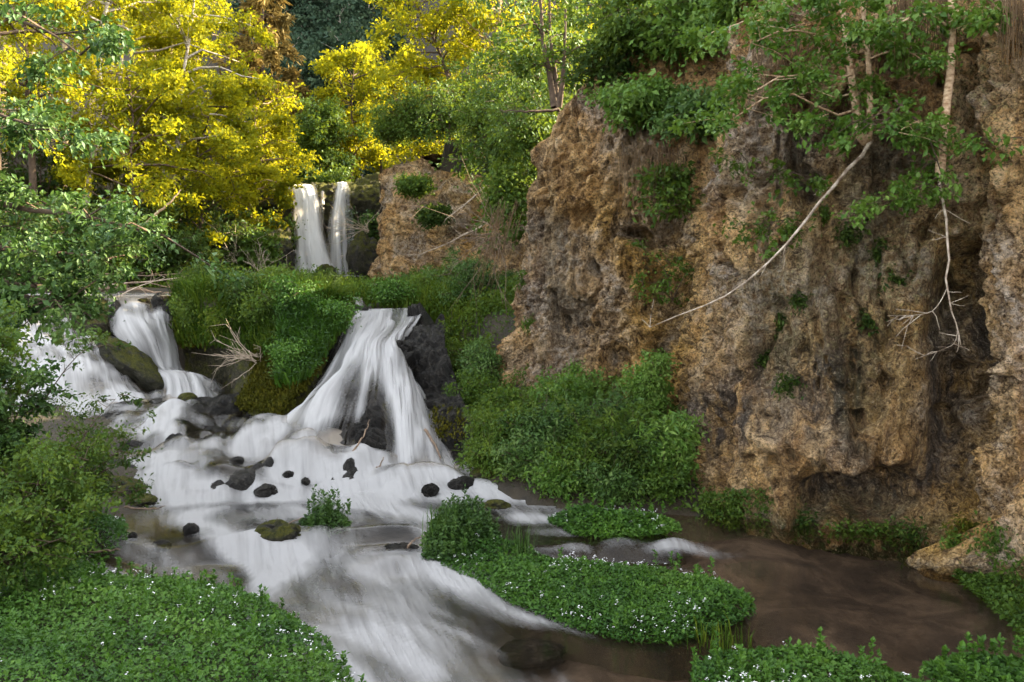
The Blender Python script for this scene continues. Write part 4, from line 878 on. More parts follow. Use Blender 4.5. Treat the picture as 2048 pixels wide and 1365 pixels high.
# bushes of the right bank
RBk = [(1000, 12.2, .55, .5, 'leaf_green', 'round green bush at the right bank below the tan buttress'), (1085, 11.9, .48, .5, 'leaf_teal', 'blue green bush in the middle of the right bank'), (1195, 11.5, .42, .5, 'leaf_green', 'dense bush right of the blue green one on the bank'),
       (1290, 11.2, .50, .42, 'leaf_teal', 'bush against the foot of the brown cliff'), (1060, 11.35, .38, .5, 'leaf_teal', 'low bush at the water edge of the right bank'), (1170, 11.05, .36, .5, 'leaf_green', 'low leafy plants on the right bank above the small watercress island'),
       (1295, 12.3, .95, .36, 'leaf_bright', 'tall light green sapling between the two cliffs'), (1140, 13.0, .45, .5, 'leaf_bright', 'light green leafy plant at the foot of the tan buttress'), (1005, 13.0, .5, .45, 'leaf_green', 'bush beside the black rocks of the cascade'),
       (965, 14.2, .55, .42, 'leaf_green', 'bush above the black rocks of the cascade'), (965, 15.0, .8, .55, 'leaf_teal', 'bush on the slope left of the tan buttress'), (850, 16.6, .6, .5, 'leaf_green', 'bush at the right lip of the middle cascade'),
       (925, 16.6, .9, .7, 'leaf_green', 'bush higher on the slope left of the tan buttress'), (890, 18.0, .6, .6, 'leaf_green', 'bush beside the tall grass right of the trickle'), (950, 18.6, 1.0, .8, 'leaf_teal', 'leafy bush below the dead twigs of the gully'),
       (905, 20.5, .9, .8, 'leaf_green', 'bush in front of the foot of the buff buttress'), (1345, 11.0, .7, .35, 'leaf_bright', 'climbing leafy vine at the left corner of the brown cliff'), (1250, 11.0, .45, .5, 'leaf_dark', 'dark low bush deep in the right bank thicket'),
       (980, 11.75, .40, .4, 'leaf_green', 'low bush at the left tip of the right bank above the brown moss'), (1115, 11.0, .28, .4, 'leaf_bright', 'small light green plant at the right bank waterline'), (1225, 10.75, .28, .4, 'leaf_teal', 'low blue green plant behind the small watercress island'),
       (1320, 10.75, .30, .35, 'leaf_green', 'low plants at the left water edge of the brown cliff')]
for i, (px, d, h, r, mat, lab) in enumerate(RBk):
    shrub(lab, px, d, h, r, 6500, mat, .052, 460 + i, group='bushes of the right bank', tshift=[.18, -.12, .05, -.18, .12, -.05][i % 6], sigma=.06, width=.5, name='bank_shrub')
for i, (px, py, d, h, r, mat, lab) in enumerate([(395, 640, 17.9, .35, .5, 'leaf_green', 'mossy green bush at the left corner of the grassy ledge'), (455, 660, 16.9, .35, .55, 'grass', 'yellow green bush on the front of the ledge'), (530, 640, 16.5, .45, .6, 'leaf_green', 'leafy bush in the middle of the ledge front'),
    (600, 620, 16.2, .45, .6, 'leaf_cress', 'bright leafy bush near the right end of the ledge'), (655, 650, 16.0, .35, .45, 'leaf_cress', 'leafy bush right beside the top of the middle cascade'), (590, 735, 14.9, .30, .4, 'leaf_cress', 'leafy clump low on the shoulder left of the cascade'), (470, 590, 17.6, .4, .6, 'grass', 'tall leafy clump at the back of the ledge'), (420, 575, 18.6, .35, .6, 'leaf_dark', 'dark leafy clump at the back left of the ledge'), (560, 580, 18.2, .35, .7, 'leaf_green', 'leafy clump at the back middle of the ledge'), (640, 585, 18.6, .35, .6, 'leaf_dark', 'dark leafy clump left of the trickle'), (500, 610, 17.0, .4, .6, 'leaf_dark', 'dark leafy clump at the centre of the ledge'), (850, 585, 21.0, .35, .7, 'leaf_green', 'leafy clump right of the trickle below the buff buttress'),
    (790, 600, 19.5, .35, .6, 'leaf_cress', 'leafy clump behind the lip of the middle cascade')]):
    shrub(lab, px, d, h, r, 4500, mat, .06, 480 + i, py=py, group='leafy clumps on the grassy ledge', sigma=.09, droop=.45, width=.45, name='ledge_bush', tshift=.1)
# leafy shrubs hanging on the cliff between the buttresses
for i, (px, py, d, h, r, n_, mat, out, lab) in enumerate([
    (1300, 240, 13.4, .5, .9, 6000, 'leaf_bright', (-.2, -.6, -.3), 'large leaved bush overhanging the gully between the cliffs'), (1390, 250, 12.6, .4, .8, 5000, 'leaf_teal', (-.2, -.5, -.3), 'bushy blue green shrub hanging right of the gully'),
    (1260, 130, 14.0, .8, 1.0, 6000, 'leaf_green', (0, -.5, 0), 'green shrub above the tip of the leaning buttress'), (1400, 110, 12.8, .8, 1.0, 6000, 'leaf_bright', (0, -.6, 0), 'light green shrub high above the gully'),
    (1500, 60, 11.4, .7, .9, 5000, 'leaf_bright', (0, -.5, -.1), 'light green shrub at the top of the brown cliff'), (1330, 20, 14.0, .8, 1.1, 5000, 'leaf_green', (0, -.4, 0), 'green shrub cut by the top edge above the gully'),
    (1330, 360, 13.3, .1, .55, 1800, 'leaf_green', (0, -.3, -.5), 'thin leafy sprays hanging into the gully'), (1230, 190, 14.2, .5, .7, 3500, 'leaf_dark', (0, -.3, 0), 'shaded shrub at the top of the leaning buttress'), (1600, 20, 10.8, .5, .8, 3500, 'leaf_green', (0, -.4, 0), 'green shrub at the top edge left of the twin birches')]):
    shrub(lab, px, d, h, r, n_, mat, .085, 490 + i, py=py, out=out, group='shrubs hanging on the right cliffs', sigma=.10, droop=.35, width=.55, name='hanging_shrub')

# ------------------------------------------------------------------ birches and dead branches on the right cliff
def sprays(rng, lines, per):
    return [P(*np.array(l, float).T) for l in lines]
plant('birch_tree', 'twin pale birch trunks rooted on the face of the brown cliff', 'tree',
      [P([1735, 1722, 1712, 1700, 1690, 1676], [285, 272, 220, 130, 60, -80], [9.55, 9.5, 9.5, 9.5, 9.5, 9.5]), P([1735, 1738, 1740, 1736, 1728, 1722], [285, 262, 200, 110, 40, -80], [9.55, 9.4, 9.4, 9.4, 9.4, 9.4]),
       P([1700, 1640, 1570, 1500], [60, 70, 60, 90], [9.4, 9.2, 9.1, 9.0]), P([1705, 1640, 1570, 1500], [150, 160, 150, 190], [9.4, 9.2, 9.1, 9.1]), P([1736, 1790, 1830, 1860], [120, 100, 110, 140], [9.4, 9.1, 9.0, 9.0]),
       P([1712, 1660, 1600, 1520, 1440], [220, 230, 190, 200, 260], [9.4, 9.1, 9.0, 9.0, 9.1]), P([1690, 1620, 1540, 1450], [0, -10, 20, 60], [9.4, 9.2, 9.1, 9.1])],
      [.056, .044, .014, .014, .012, .014, .014], 'leaf_bright', 'bark_pale', 7000, .062, .06, 510, t0=.25, nb=[4, 5, 8, 8, 7, 9, 8], blen=.55, el=(-15, 35), droop=.25, ntw=4, r1=.45, width=.7, nup=.75)
plant('birch_tree', 'single pale birch with peeling bark near the right edge', 'tree',
      [P([1880, 1885, 1892, 1903, 1904, 1900], [345, 290, 220, 120, 40, -80], [9.0, 8.9, 8.9, 8.9, 8.9, 8.9]), P([1903, 1860, 1810, 1780], [60, 30, 40, 70], [8.9, 8.8, 8.7, 8.7]), P([1903, 1950, 1980], [20, 30, 50], [8.9, 8.7, 8.6]), P([1887, 1860, 1830, 1795], [280, 250, 245, 265], [8.9, 8.8, 8.7, 8.7])],
      [.052, .015, .012, .012], 'leaf_bright', 'bark_pale', 2000, .062, .06, 512, t0=.3, nb=[2, 7, 5, 7], blen=.35, el=(-20, 25), droop=.25, ntw=4, r1=.6, width=.7, nup=.75)
def spray(label, lines, r, nl, seed, mat='leaf_bright', nb=7, blen=.35, ls=.062):
    plant('leafy_branch', label, 'branch', [P(*np.array(l, float).T) for l in lines], r, mat, 'bark_dark', nl, ls, .05, seed, 'leafy branches against the brown cliff', ('stem', 'foliage'), t0=.2, nb=nb, blen=blen, el=(-20, 25), droop=.3, ntw=3, width=.7, nup=.8)
spray('leafy branch hanging across the right cliff below the single birch', [[(1790, 200, 8.9), (1850, 260, 8.8), (1880, 340, 8.8), (1890, 370, 8.9)], [(1800, 215, 8.9), (1760, 250, 8.8), (1720, 240, 8.8)]], .014, 700, 520)
spray('leafy spray in front of the lichened cliff, middle right', [[(1880, 350, 9.0), (1840, 375, 8.9), (1780, 390, 8.8), (1735, 420, 8.8)]], .008, 650, 521, nb=12)
spray('small leafy sprig growing from the brown cliff face above the dead branch', [[(1570, 440, 9.9), (1540, 445, 9.8), (1500, 450, 9.7)], [(1570, 440, 9.9), (1530, 470, 9.8), (1490, 480, 9.7)]], .006, 420, 522, 'leaf_green', ls=.06)
spray('leafy twigs left of the dead branch on the cliff', [[(1500, 330, 10.2), (1470, 300, 10.0), (1440, 330, 9.9)], [(1570, 340, 10.2), (1600, 350, 9.9), (1620, 365, 9.8)]], .006, 420, 523, 'leaf_green')
spray('thin green sapling rooted in the hole of the tan buttress', [[(1345, 600, 13.2), (1330, 540, 13.0), (1290, 500, 12.9)], [(1345, 600, 13.2), (1370, 550, 13.0), (1385, 520, 12.9)], [(1345, 600, 13.2), (1310, 570, 13.0), (1270, 560, 12.9)]], .008, 800, 524, 'leaf_green', ls=.055)
spray('green leaves entering at the right edge of the picture', [[(2100, 280, 8.2), (2040, 275, 8.2), (1960, 285, 8.2)]], .006, 220, 525)
def sticks(name, label, cat, lines, r, mat, seed, twigs=0, tl=.3, group=None, sub='twig', tel=(-40, 40), r1=.25):
    rng = np.random.default_rng(seed); parts = []
    for li, l in enumerate(lines):
        a = catmull(P(*np.array(l, float).T), 14); rr = r if np.isscalar(r) else r[li]
        a[1:-1] += rng.normal(0, rr * .35, (12, 3)); parts.append(tubes(a[None], (rr * np.linspace(1, r1, 14))[None], 6))
    V, Q = joinVF(parts)
    if not twigs:
        return tagged(mesh(name, V, Q, M[mat], smooth=True), label, cat, group)
    t = thing(name, label, cat, group); mesh('branch', V, Q, M[mat], t, smooth=True)
    tw = []
    for li, l in enumerate(lines):
        a = catmull(P(*np.array(l, float).T), 14)
        k = rng.integers(3, 14, twigs); d = unit(rng.normal(0, 1, (twigs, 3)) * np.array([1, .6, .7]) + unit(a[-1] - a[0]) * .9)
        L = tl * rng.uniform(.4, 1.2, twigs); s = np.linspace(0, 1, 4)[None, :, None]
        tp = a[k][:, None] + d[:, None] * L[:, None, None] * s + np.cumsum(rng.normal(0, .04, (twigs, 4, 3)), 1) * L[:, None, None]; tp[:, 0] = a[k]
        tw.append(tubes(tp, np.full((twigs, 1), .0045 if tl < .8 else .007) * np.linspace(1, .4, 4)[None], 4))
    V, Q = joinVF(tw); mesh(sub, V, Q, M[mat], t, smooth=True, kind='stuff'); return t
sticks('dead_branch', 'long bare white branch curving down across the brown cliff', 'branch', [[(1742, 283, 9.5), (1730, 300, 9.45), (1690, 348, 9.4), (1640, 400, 9.4), (1590, 470, 9.4), (1530, 530, 9.4), (1460, 585, 9.5), (1390, 620, 9.6), (1300, 655, 9.7)]], .025, 'deadwood_white', 530, twigs=7, tl=.28, r1=.12)
sticks('dead_branch', 'pale dead stem hanging into the alcove at right', 'branch', [[(1880, 350, 9.0), (1884, 400, 8.95), (1894, 450, 8.9), (1896, 540, 8.9), (1898, 600, 8.85), (1910, 640, 8.85), (1921, 690, 8.85)], [(1896, 575, 8.88), (1860, 625, 8.8), (1775, 632, 8.7)], [(1915, 660, 8.85), (1905, 690, 8.8), (1850, 712, 8.75)]], [.017, .005, .004], 'deadwood_white', 531, twigs=8, tl=.28, r1=.3)
sticks('dead_branch', 'bare grey branch slanting over the buff buttress', 'branch', [[(1075, 395, 19), (1000, 430, 20), (930, 470, 21), (840, 510, 23)]], .03, 'deadwood', 532, twigs=10, tl=.6)
sticks('dead_branch', 'thin bare branch below the scrub of the buff buttress', 'branch', [[(975, 370, 21), (930, 410, 21.5), (890, 440, 22)]], .025, 'deadwood', 533, twigs=9, tl=.5)
sticks('dead_branch', 'dark bare limb reaching left from the pine roots', 'branch', [[(1118, 222, 16.2), (1080, 222, 16.0), (1045, 222, 15.9), (1000, 220, 16)]], .035, 'bark_dark', 534, twigs=8, tl=.6)
sticks('dead_branch', 'dark root leaning on the upper edge of the tan buttress', 'branch', [[(1155, 215, 15.2), (1135, 260, 15.0), (1118, 300, 14.9), (1105, 335, 15)]], .03, 'bark_dark', 535, twigs=4, tl=.4)
sticks('dead_pole', 'bare leaning dead pole under the golden birches', 'branch', [[(290, 450, 22.5), (330, 415, 22.6), (362, 380, 22.8)]], .05, 'bark_lit', 536)
def roots(label, px0, px1, py0, py1, d, n, seed, mat='root', lean=0, name='hanging_roots'):
    rng = np.random.default_rng(seed); a = rng.uniform(px0, px1, n); y0 = py0 + rng.normal(0, 12, n); L = (py1 - py0) * rng.uniform(.4, 1.1, n)
    k = np.linspace(0, 1, 6)[None]
    px = a[:, None] + (lean * L)[:, None] * k + np.cumsum(rng.normal(0, 3, (n, 6)), 1); py = y0[:, None] + L[:, None] * k; dd = d + rng.uniform(-.35, .25, n)[:, None] + 0 * k
    V, Q = tubes(P(px, py, dd), np.full((n, 1), .005) * np.linspace(1, .4, 6)[None], 3)
    o = mesh(name, V, Q, M[mat], smooth=True, kind='stuff'); o['label'] = label; return o
roots('brown rootlets hanging in the gully below the leafy shrub', 1240, 1420, 300, 460, 13.3, 110, 540)
roots('dead grey twigs hanging in the gully left of the tan buttress', 975, 1045, 420, 590, 16.4, 45, 541, 'root', -.25)
roots('dry brown grass roots at the top of the brown cliff', 1500, 1680, 70, 190, 10.3, 160, 542)
roots('dark rootlets hanging at the top right of the cliff', 1790, 1900, -20, 150, 9.3, 150, 543)
roots('thin roots hanging at the right edge of the cliff', 2000, 2060, -20, 160, 8.6, 60, 544)

for i, (px, py, r, n_, mat, lab) in enumerate([
    (1565, 655, .16, 420, 'leaf_dark', 'dark fern tuft below the middle of the long white branch'), (1575, 770, .14, 380, 'leaf_dark', 'dark fern tuft low in the middle of the brown cliff'), (1600, 600, .13, 300, 'leaf_dark', 'mossy tuft under the long white branch'),
    (1700, 470, .15, 360, 'leaf_dark', 'dark moss tuft right of the long white branch'), (1755, 500, .14, 300, 'leaf_dark', 'dark moss tuft left of the hanging dead stem'), (1790, 560, .17, 420, 'leaf_dark', 'dark tuft beside the alcove top'),
    (1530, 720, .12, 240, 'leaf_dark', 'small dark tuft above the dark hollow'), (1645, 430, .12, 260, 'leaf_green', 'green tuft just above the long white branch'), (1740, 640, .13, 260, 'leaf_dark', 'dark tuft in the centre of the lichened rock'),
    (1045, 560, .15, 420, 'leaf_green', 'small green plant on the left edge of the tan buttress'), (1150, 740, .16, 380, 'leaf_bright', 'small leafy plant at the foot of the tan buttress'), (1060, 650, .14, 280, 'leaf_green', 'green tuft low on the tan buttress'),
    (1320, 790, .22, 700, 'leaf_bright', 'leafy plant in the corner between the two cliffs'), (1370, 870, .24, 800, 'leaf_bright', 'leafy vine climbing the left corner of the brown cliff'), (1330, 720, .2, 500, 'leaf_green', 'green sapling top in the corner between the cliffs'),
    (1905, 1085, .14, 300, 'leaf_green', 'green tuft on the left end of the rock foot below the alcove'), (2030, 1150, .22, 500, 'leaf_green', 'green plants low on the rock foot at the right edge'),
    (1990, 1090, .2, 500, 'leaf_green', 'low green growth on the rock foot by the right edge'), (1930, 1060, .16, 300, 'moss', 'yellow moss on the rock foot below the alcove'), (1600, 1050, .2, 420, 'leaf_dark', 'dark moss fringe at the waterline under the cave lip'), (1820, 1075, .2, 420, 'leaf_dark', 'dark moss fringe at the waterline right of the cave'),
    (1870, 345, .18, 420, 'leaf_green', 'grassy tuft at the foot of the single birch')]):
    rng = np.random.default_rng(800 + i); p, n = hit(px, py); t = thing('cliff_tuft', lab, 'plant', 'tufts growing on the cliffs')
    C = p + n * .04 + rng.normal(0, r * .5, (n_, 3)) * np.array([1, .5, .9])
    leafmesh('foliage', rng, C, .05, M[mat], t, spread=.8, nup=.5, width=.45, adir=np.array([0, -.4, -.2]), kind='stuff')
# upright leafy stems among the bank bushes
def stems(label, px, d, n_, r, h, seed, mat='leaf_green', name='tall_herb'):
    rng = np.random.default_rng(seed); x = X(px, d); axes = []
    for k in range(n_):
        bx_, by_ = x + rng.normal(0, r), d + rng.normal(0, r * .6); z = gz(bx_, by_) - .03; hh = h * rng.uniform(.6, 1.1); kk = np.linspace(0, 1, 4); l = rng.normal(0, .10, 2)
        axes.append(np.stack([bx_ + l[0] * kk ** 2, by_ + l[1] * kk ** 2, z + hh * kk], 1))
    plant(name, label, 'plant', axes, .006, mat, 'leaf_stem', n_ * 110, .085, .012, seed, 'upright stems on the right bank', ('stem', 'foliage'), t0=.12, nb=20, blen=.05, el=(10, 50), droop=.3, ntw=1, width=.24, nup=.5, spread=.5)
M['leaf_stem'] = simple('leaf_stem', (0.07, 0.10, 0.03), .8, (0.12, 0.10, 0.05))
stems('tall upright leafy stems in the middle of the right bank', 1230, 11.1, 34, .26, .75, 830)
stems('upright leafy stems right of the blue green bush', 1150, 11.6, 26, .3, .65, 831, 'leaf_teal')
stems('upright leafy stems at the left end of the right bank', 1030, 11.9, 22, .3, .8, 832)
stems('upright leafy stems near the corner of the brown cliff', 1330, 10.95, 20, .16, .85, 833, 'leaf_bright')
# ------------------------------------------------------------------ near left: boughs and bushes
plant('overhanging_tree', 'dark green boughs reaching in from the left edge', 'tree',
      [P([-260, -100, 30, 150, 260, 335], [300, 370, 415, 430, 455, 475], [12.5, 12.3, 12.2, 12, 11.9, 11.8]), P([-260, -100, 20, 120, 230], [380, 450, 500, 505, 520], [12.4, 12.2, 12, 11.8, 11.7]), P([-260, -100, 0, 80, 150], [450, 520, 560, 575, 590], [12.2, 11.9, 11.6, 11.5, 11.4]),
       P([-260, -100, 0, 90, 160], [-60, -20, 30, 60, 110], [11.5, 11.3, 11.2, 11, 11]), P([-260, -80, 0, 60, 100], [160, 200, 230, 250, 260], [11.5, 11.3, 11.2, 11, 11]), P([-260, -100, 10, 110], [520, 590, 620, 600], [11.5, 11.2, 11, 10.9])],
      [.06, .05, .045, .04, .03, .03], 'leaf_teal', 'bark_dark', 15000, .085, .085, 560, t0=.2, nb=[16, 16, 14, 10, 9, 12], blen=.85, el=(-25, 35), droop=.28, ntw=5, width=.6, nup=.7)
def fgbush(name, label, px, py, d, h, fan, nl, mat, ls, seed, ns=9, tshift=0, out=(0, 0, 0), blen=.45, nb=9, sigma=.05):
    rng = np.random.default_rng(seed); p = P(px, py, d); axes = []
    for k in range(ns):
        a = -1 + 2 * (k + .5) / ns; kk = np.linspace(0, 1, 5)
        axes.append(np.stack([p[0] + (a * fan + out[0]) * kk ** 1.2, p[1] + rng.uniform(-.35, .35) * kk + out[1] * kk, p[2] + h * rng.uniform(.55, 1) * (1 - .25 * a * a) * kk], 1))
    plant(name, label, 'shrub', axes, .014, mat, 'bark_dark', nl, ls, sigma, seed, None, ('stem', 'foliage'), t0=.12, nb=nb, blen=blen, el=(-5, 50), droop=.25, ntw=5, width=.55, nup=.6, tshift=tshift)
fgbush('leafy_bush', 'big leafy bush hanging over the left bank at mid height', -40, 1010, 8.6, 1.75, .45, 15000, 'leaf_teal', .058, 570, out=(.0, 0, 0))
fgbush('leafy_bush', 'yellow tinged bush low at the left edge above the watercress', 70, 1040, 8.2, .72, .45, 13000, 'leaf_green', .042, 571, tshift=.0)
fgbush('leafy_bush', 'upper leafy bush at the left edge in front of the white curtain', -60, 800, 9.2, .75, .40, 6000, 'leaf_green', .06, 572)
fgbush('leafy_bush', 'low green bush at the left bank tip beside the rapids', 130, 985, 9.4, .55, .4, 5000, 'leaf_green', .045, 573)
fgbush('leafy_bush', 'green plants between the bush and the watercress at far left', 20, 1130, 7.6, .5, .7, 9000, 'leaf_green', .045, 574)
plant('willow_branch', 'thin dark willow twigs reaching over the white rapids from the left', 'branch',
      [P([120, 170, 200, 240], [960, 870, 830, 790], [8.8, 8.8, 8.8, 8.8]), P([120, 190, 240, 265], [980, 940, 900, 860], [8.8, 8.8, 8.7, 8.7]), P([120, 180, 230, 255], [1000, 960, 930, 915], [8.8, 8.7, 8.7, 8.6]), P([120, 200, 250, 290], [1010, 990, 985, 1000], [8.8, 8.7, 8.6, 8.6]), P([90, 130, 170, 210], [800, 740, 700, 690], [9, 9, 9, 9])],
      .008, 'leaf_dark', 'bark_dark', 1500, .045, .025, 576, parts=('stem', 'foliage'), t0=.25, nb=8, blen=.26, el=(-10, 50), droop=.1, ntw=3, width=.45)

# ------------------------------------------------------------------ watercress mats
def inpoly(rng, poly, n, extra=0.0):
    lo, hi = poly.min(0) - extra, poly.max(0) + extra; out = []
    tot = 0
    while tot < n:
        q = rng.uniform(lo, hi, (n * 2, 2)); s = poly_sd(poly, q[:, 0], q[:, 1]); q = q[s > -extra]; out.append(q); tot += len(q)
    return np.concatenate(out)[:n]
def cress(name, label, poly, h, nl, ls, nfl, seed, spires=40, clip=None, z0=None, mat='leaf_cress', edge=.22, mound=True, spire_h=.16):
    rng = np.random.default_rng(seed); t = thing(name, label, 'plants')
    q = inpoly(rng, poly, nl, .05)
    if clip is not None: q = q[clip(q)]
    def surf(q):
        s = poly_sd(poly, q[:, 0], q[:, 1]); q3 = np.stack([q[:, 0], q[:, 1], 0 * s], 1)
        e = sstep(-.08, edge, s); hh = h * (.30 + .70 * e) * (1 + .35 * fbm(q3 * 2.6, 3, seed) + .18 * fbm(q3 * 9, 2, seed + 1))
        zb = (W(q[:, 0], q[:, 1]) - .02) if z0 is None else np.maximum(W(q[:, 0], q[:, 1]) - .02, gzv(q[:, 0], q[:, 1]))
        return s, hh, zb
    s, hh, zb = surf(q)
    C = np.stack([q[:, 0], q[:, 1], zb + hh * (rng.uniform(0, 1, len(q)) ** .55)], 1)
    ct = .42 + .35 * fbm(C * 4, 2, seed + 7) + .35 * fbm(C * 1.1, 2, seed + 8)
    adir = rng.normal(0, 1, C.shape) * .8; adir[:, 2] = .35
    parts = [(C, ct, adir)]
    if spires:
        qs = q[rng.choice(len(q), spires * 1)]; _, h2, z2 = surf(qs)
        for p_, hh_, zz_ in zip(qs, h2, z2):
            m = 26; k = np.linspace(.5, 1, m); H = hh_ + spire_h * rng.uniform(.4, 1.2); az = np.arange(m) * 2.4
            c = np.stack([p_[0] + 0 * k + rng.normal(0, .006, m), p_[1] + 0 * k, zz_ + H * k], 1); a = np.stack([np.cos(az), np.sin(az), .5 + .6 * k], 1) * 1.6
            parts.append((c, np.full(m, .5), a))
    C = np.concatenate([p[0] for p in parts]); ct = np.concatenate([p[1] for p in parts]); ad = np.concatenate([p[2] for p in parts])
    leafmesh('foliage', rng, C, ls, M[mat], t, tint=ct, adir=ad, spread=.55, nup=.75, width=.62, kind='stuff')
    if mound:
        lo, hi = poly.min(0) - .15, poly.max(0) + .15
        if clip is None:
            a = np.arange(lo[0], hi[0], .05); b = np.arange(lo[1], hi[1], .05); Xg, Yg = np.meshgrid(a, b); s = poly_sd(poly, Xg, Yg)
            zz = W(Xg, Yg) - .12 + .55 * h * sstep(-.02, .25, s) - .22 * sstep(.04, -.09, s) + .02 * fbm(np.stack([Xg, Yg, 0 * Xg], -1) * 6, 2, seed)
            gfc = gridfaces(len(a), len(b)); gfc = gfc[(s.ravel() > -.1)[gfc].any(1)]; us = np.unique(gfc); rm = np.full(Xg.size, -1); rm[us] = np.arange(len(us))
            mesh('soil', np.stack([Xg, Yg, zz], -1).reshape(-1, 3)[us], rm[gfc], M['soil'], t, smooth=True)
    if nfl:
        cl = fbm(np.stack([q[:, 0], q[:, 1], 0 * q[:, 0]], 1) * 1.5, 3, seed + 20); pr = np.clip(cl + .25, 0, 1) ** 1.5; pr = pr / pr.sum()
        qf = q[rng.choice(len(q), nfl, p=pr)]; s, hh, zb = surf(qf)
        c0 = np.stack([qf[:, 0], qf[:, 1], zb + hh + .02 + rng.uniform(0, .03, nfl)], 1)
        m = 5; C = np.repeat(c0, m, 0) + rng.normal(0, .008, (nfl * m, 3)); az = rng.uniform(0, 6.28, nfl * m)
        leafmesh('flower', rng, C, .012, M['flower'], t, adir=np.stack([np.cos(az), np.sin(az), .3 + 0 * az], 1) * 3, spread=.3, nup=.9, width=.9, kind='stuff')
    return t
ISL = gpoly([(850, 1125), (868, 1090), (930, 1085), (1000, 1110), (1080, 1130), (1200, 1140), (1330, 1150), (1430, 1172), (1490, 1200), (1500, 1222), (1470, 1242), (1400, 1268), (1330, 1284), (1240, 1278), (1130, 1245), (1030, 1205), (960, 1160), (900, 1138)], 0.0)
cress('watercress_island', 'large oval watercress island with white flowers in mid creek', ISL, .16, 38000, .034, 150, 600, 50)
ISL2 = gpoly([(1105, 1046), (1150, 1038), (1250, 1040), (1340, 1052), (1352, 1062), (1300, 1072), (1220, 1075), (1150, 1068)], .12)
cress('watercress_island', 'small narrow watercress island below the right bank bushes', ISL2, .19, 9000, .042, 30, 601, 14)
BR1 = gpoly([(1395, 1350), (1430, 1320), (1530, 1312), (1640, 1318), (1760, 1345), (1850, 1385), (1900, 1500), (1820, 1560), (1420, 1560)], 0.0)
cress('watercress_island', 'watercress clump with white flowers cut by the bottom edge', BR1, .17, 17000, .040, 65, 602, 40)
BR2 = gpoly([(1862, 1345), (1930, 1320), (2030, 1330), (2130, 1380), (2150, 1450), (2000, 1450), (1900, 1400)], 0.0)
cress('watercress_island', 'leafy watercress clump in the bottom right corner', BR2, .16, 7000, .046, 0, 603, 24)
TUF = gpoly([(606, 1052), (640, 1040), (680, 1042), (692, 1058), (660, 1068), (625, 1066)], .12)
cress('plant_tuft', 'small round tuft of green plants on a dark rock in mid creek', TUF, .20, 3200, .04, 0, 604, 26, edge=.12, mat='leaf_teal', spire_h=.22)
RF = gpoly([(1890, 1118), (1940, 1130), (2010, 1175), (2080, 1225), (2150, 1300), (2060, 1275), (2000, 1215), (1930, 1160)], .02)
cress('plant_fringe', 'green plant fringe along the right edge of the pool', RF, .16, 6000, .045, 0, 606, 12, mat='leaf_green', mound=False)
lb = lambda q: (HX + q[:, 0] / q[:, 1] * F > -160) & (HY + EYE / q[:, 1] * F < 1480)
LBP = gpoly([(735, 1400), (640, 1265), (520, 1185), (400, 1158), (230, 1152), (170, 1115), (245, 1085), (240, 1050), (100, 1040), (-300, 1060), (-700, 1200), (-700, 1700), (700, 1700)], .1)
cress('watercress_bank', 'broad watercress bank with white flowers filling the bottom left corner', LBP, .20, 110000, .037, 210, 605, 160, z0=1, clip=lb, mound=False, spire_h=.14)
# tall grass on the tip of the island and around
def blades(rng, B, H, wdt, lean=.35, adir=None):
    N_ = len(B); az = rng.uniform(0, 6.28, N_); ln = np.stack([np.cos(az), np.sin(az), 0 * az], 1) * (lean * rng.uniform(.2, 1.3, N_) * H)[:, None]
    if adir is not None: ln = ln + adir * H[:, None]
    sd_ = np.stack([-np.sin(az + rng.normal(0, .8, N_)), np.cos(az), 0 * az], 1) * (wdt * rng.uniform(.6, 1.3, N_))[:, None] * .5
    mid = B + ln * .3 + np.array([0, 0, 1.0]) * (H * .6)[:, None]; tip = B + ln + np.array([0, 0, 1.0]) * (H * rng.uniform(.75, 1.0, N_))[:, None]
    V = np.stack([B - sd_, B + sd_, mid + sd_ * .8, mid - sd_ * .8, tip], 1).reshape(-1, 3); i = np.arange(N_) * 5
    return V, [np.stack([i, i + 1, i + 2, i + 3], 1), np.stack([i + 3, i + 2, i + 4], 1)]
def grassmesh(name, label, rng, B, H, wdt, mat, lean=.35, adir=None, tint=None, kind='stuff', cat=None):
    V, Fc = blades(rng, B, H, wdt, lean, adir); t = rng.uniform(.1, .9, len(B)) if tint is None else np.clip(tint + rng.normal(0, .15, len(B)), 0, 1)
    o = mesh(name, V, Fc, M[mat], attrs={'tint': np.repeat(t, 5)}); o['kind'] = kind; o['label'] = label
    if cat: o['category'] = cat
    return o
r_ = np.random.default_rng(620)
def tuft(label, px, py, z, n, r, h, seed, mat='leaf_teal'):
    r_ = np.random.default_rng(seed); cx, cy = gp(px, py, z); q = r_.normal(0, r, (n, 2)) + np.array([cx, cy])
    grassmesh('grass_tuft', label, r_, np.stack([q[:, 0], q[:, 1], 0 * q[:, 0] + z], 1), h * r_.uniform(.5, 1, n), .010, mat, .25)
tuft('tall pale grass at the upstream tip of the large island', 890, 1085, .1, 160, .10, .50, 621)
tuft('thin grass blades at the back of the large island', 1035, 1110, .08, 60, .08, .38, 622)
tuft('sparse grass in the shallow water below the large island', 1440, 1300, .0, 90, .12, .25, 623, 'grass')
TIP = gpoly([(852, 1120), (870, 1075), (930, 1070), (985, 1085), (990, 1105), (930, 1120)], .05)
cress('plant_tuft', 'taller leafy plants at the upstream end of the large island', TIP, .36, 6000, .042, 0, 625, 50, mat='leaf_teal', spire_h=.14, mound=False)
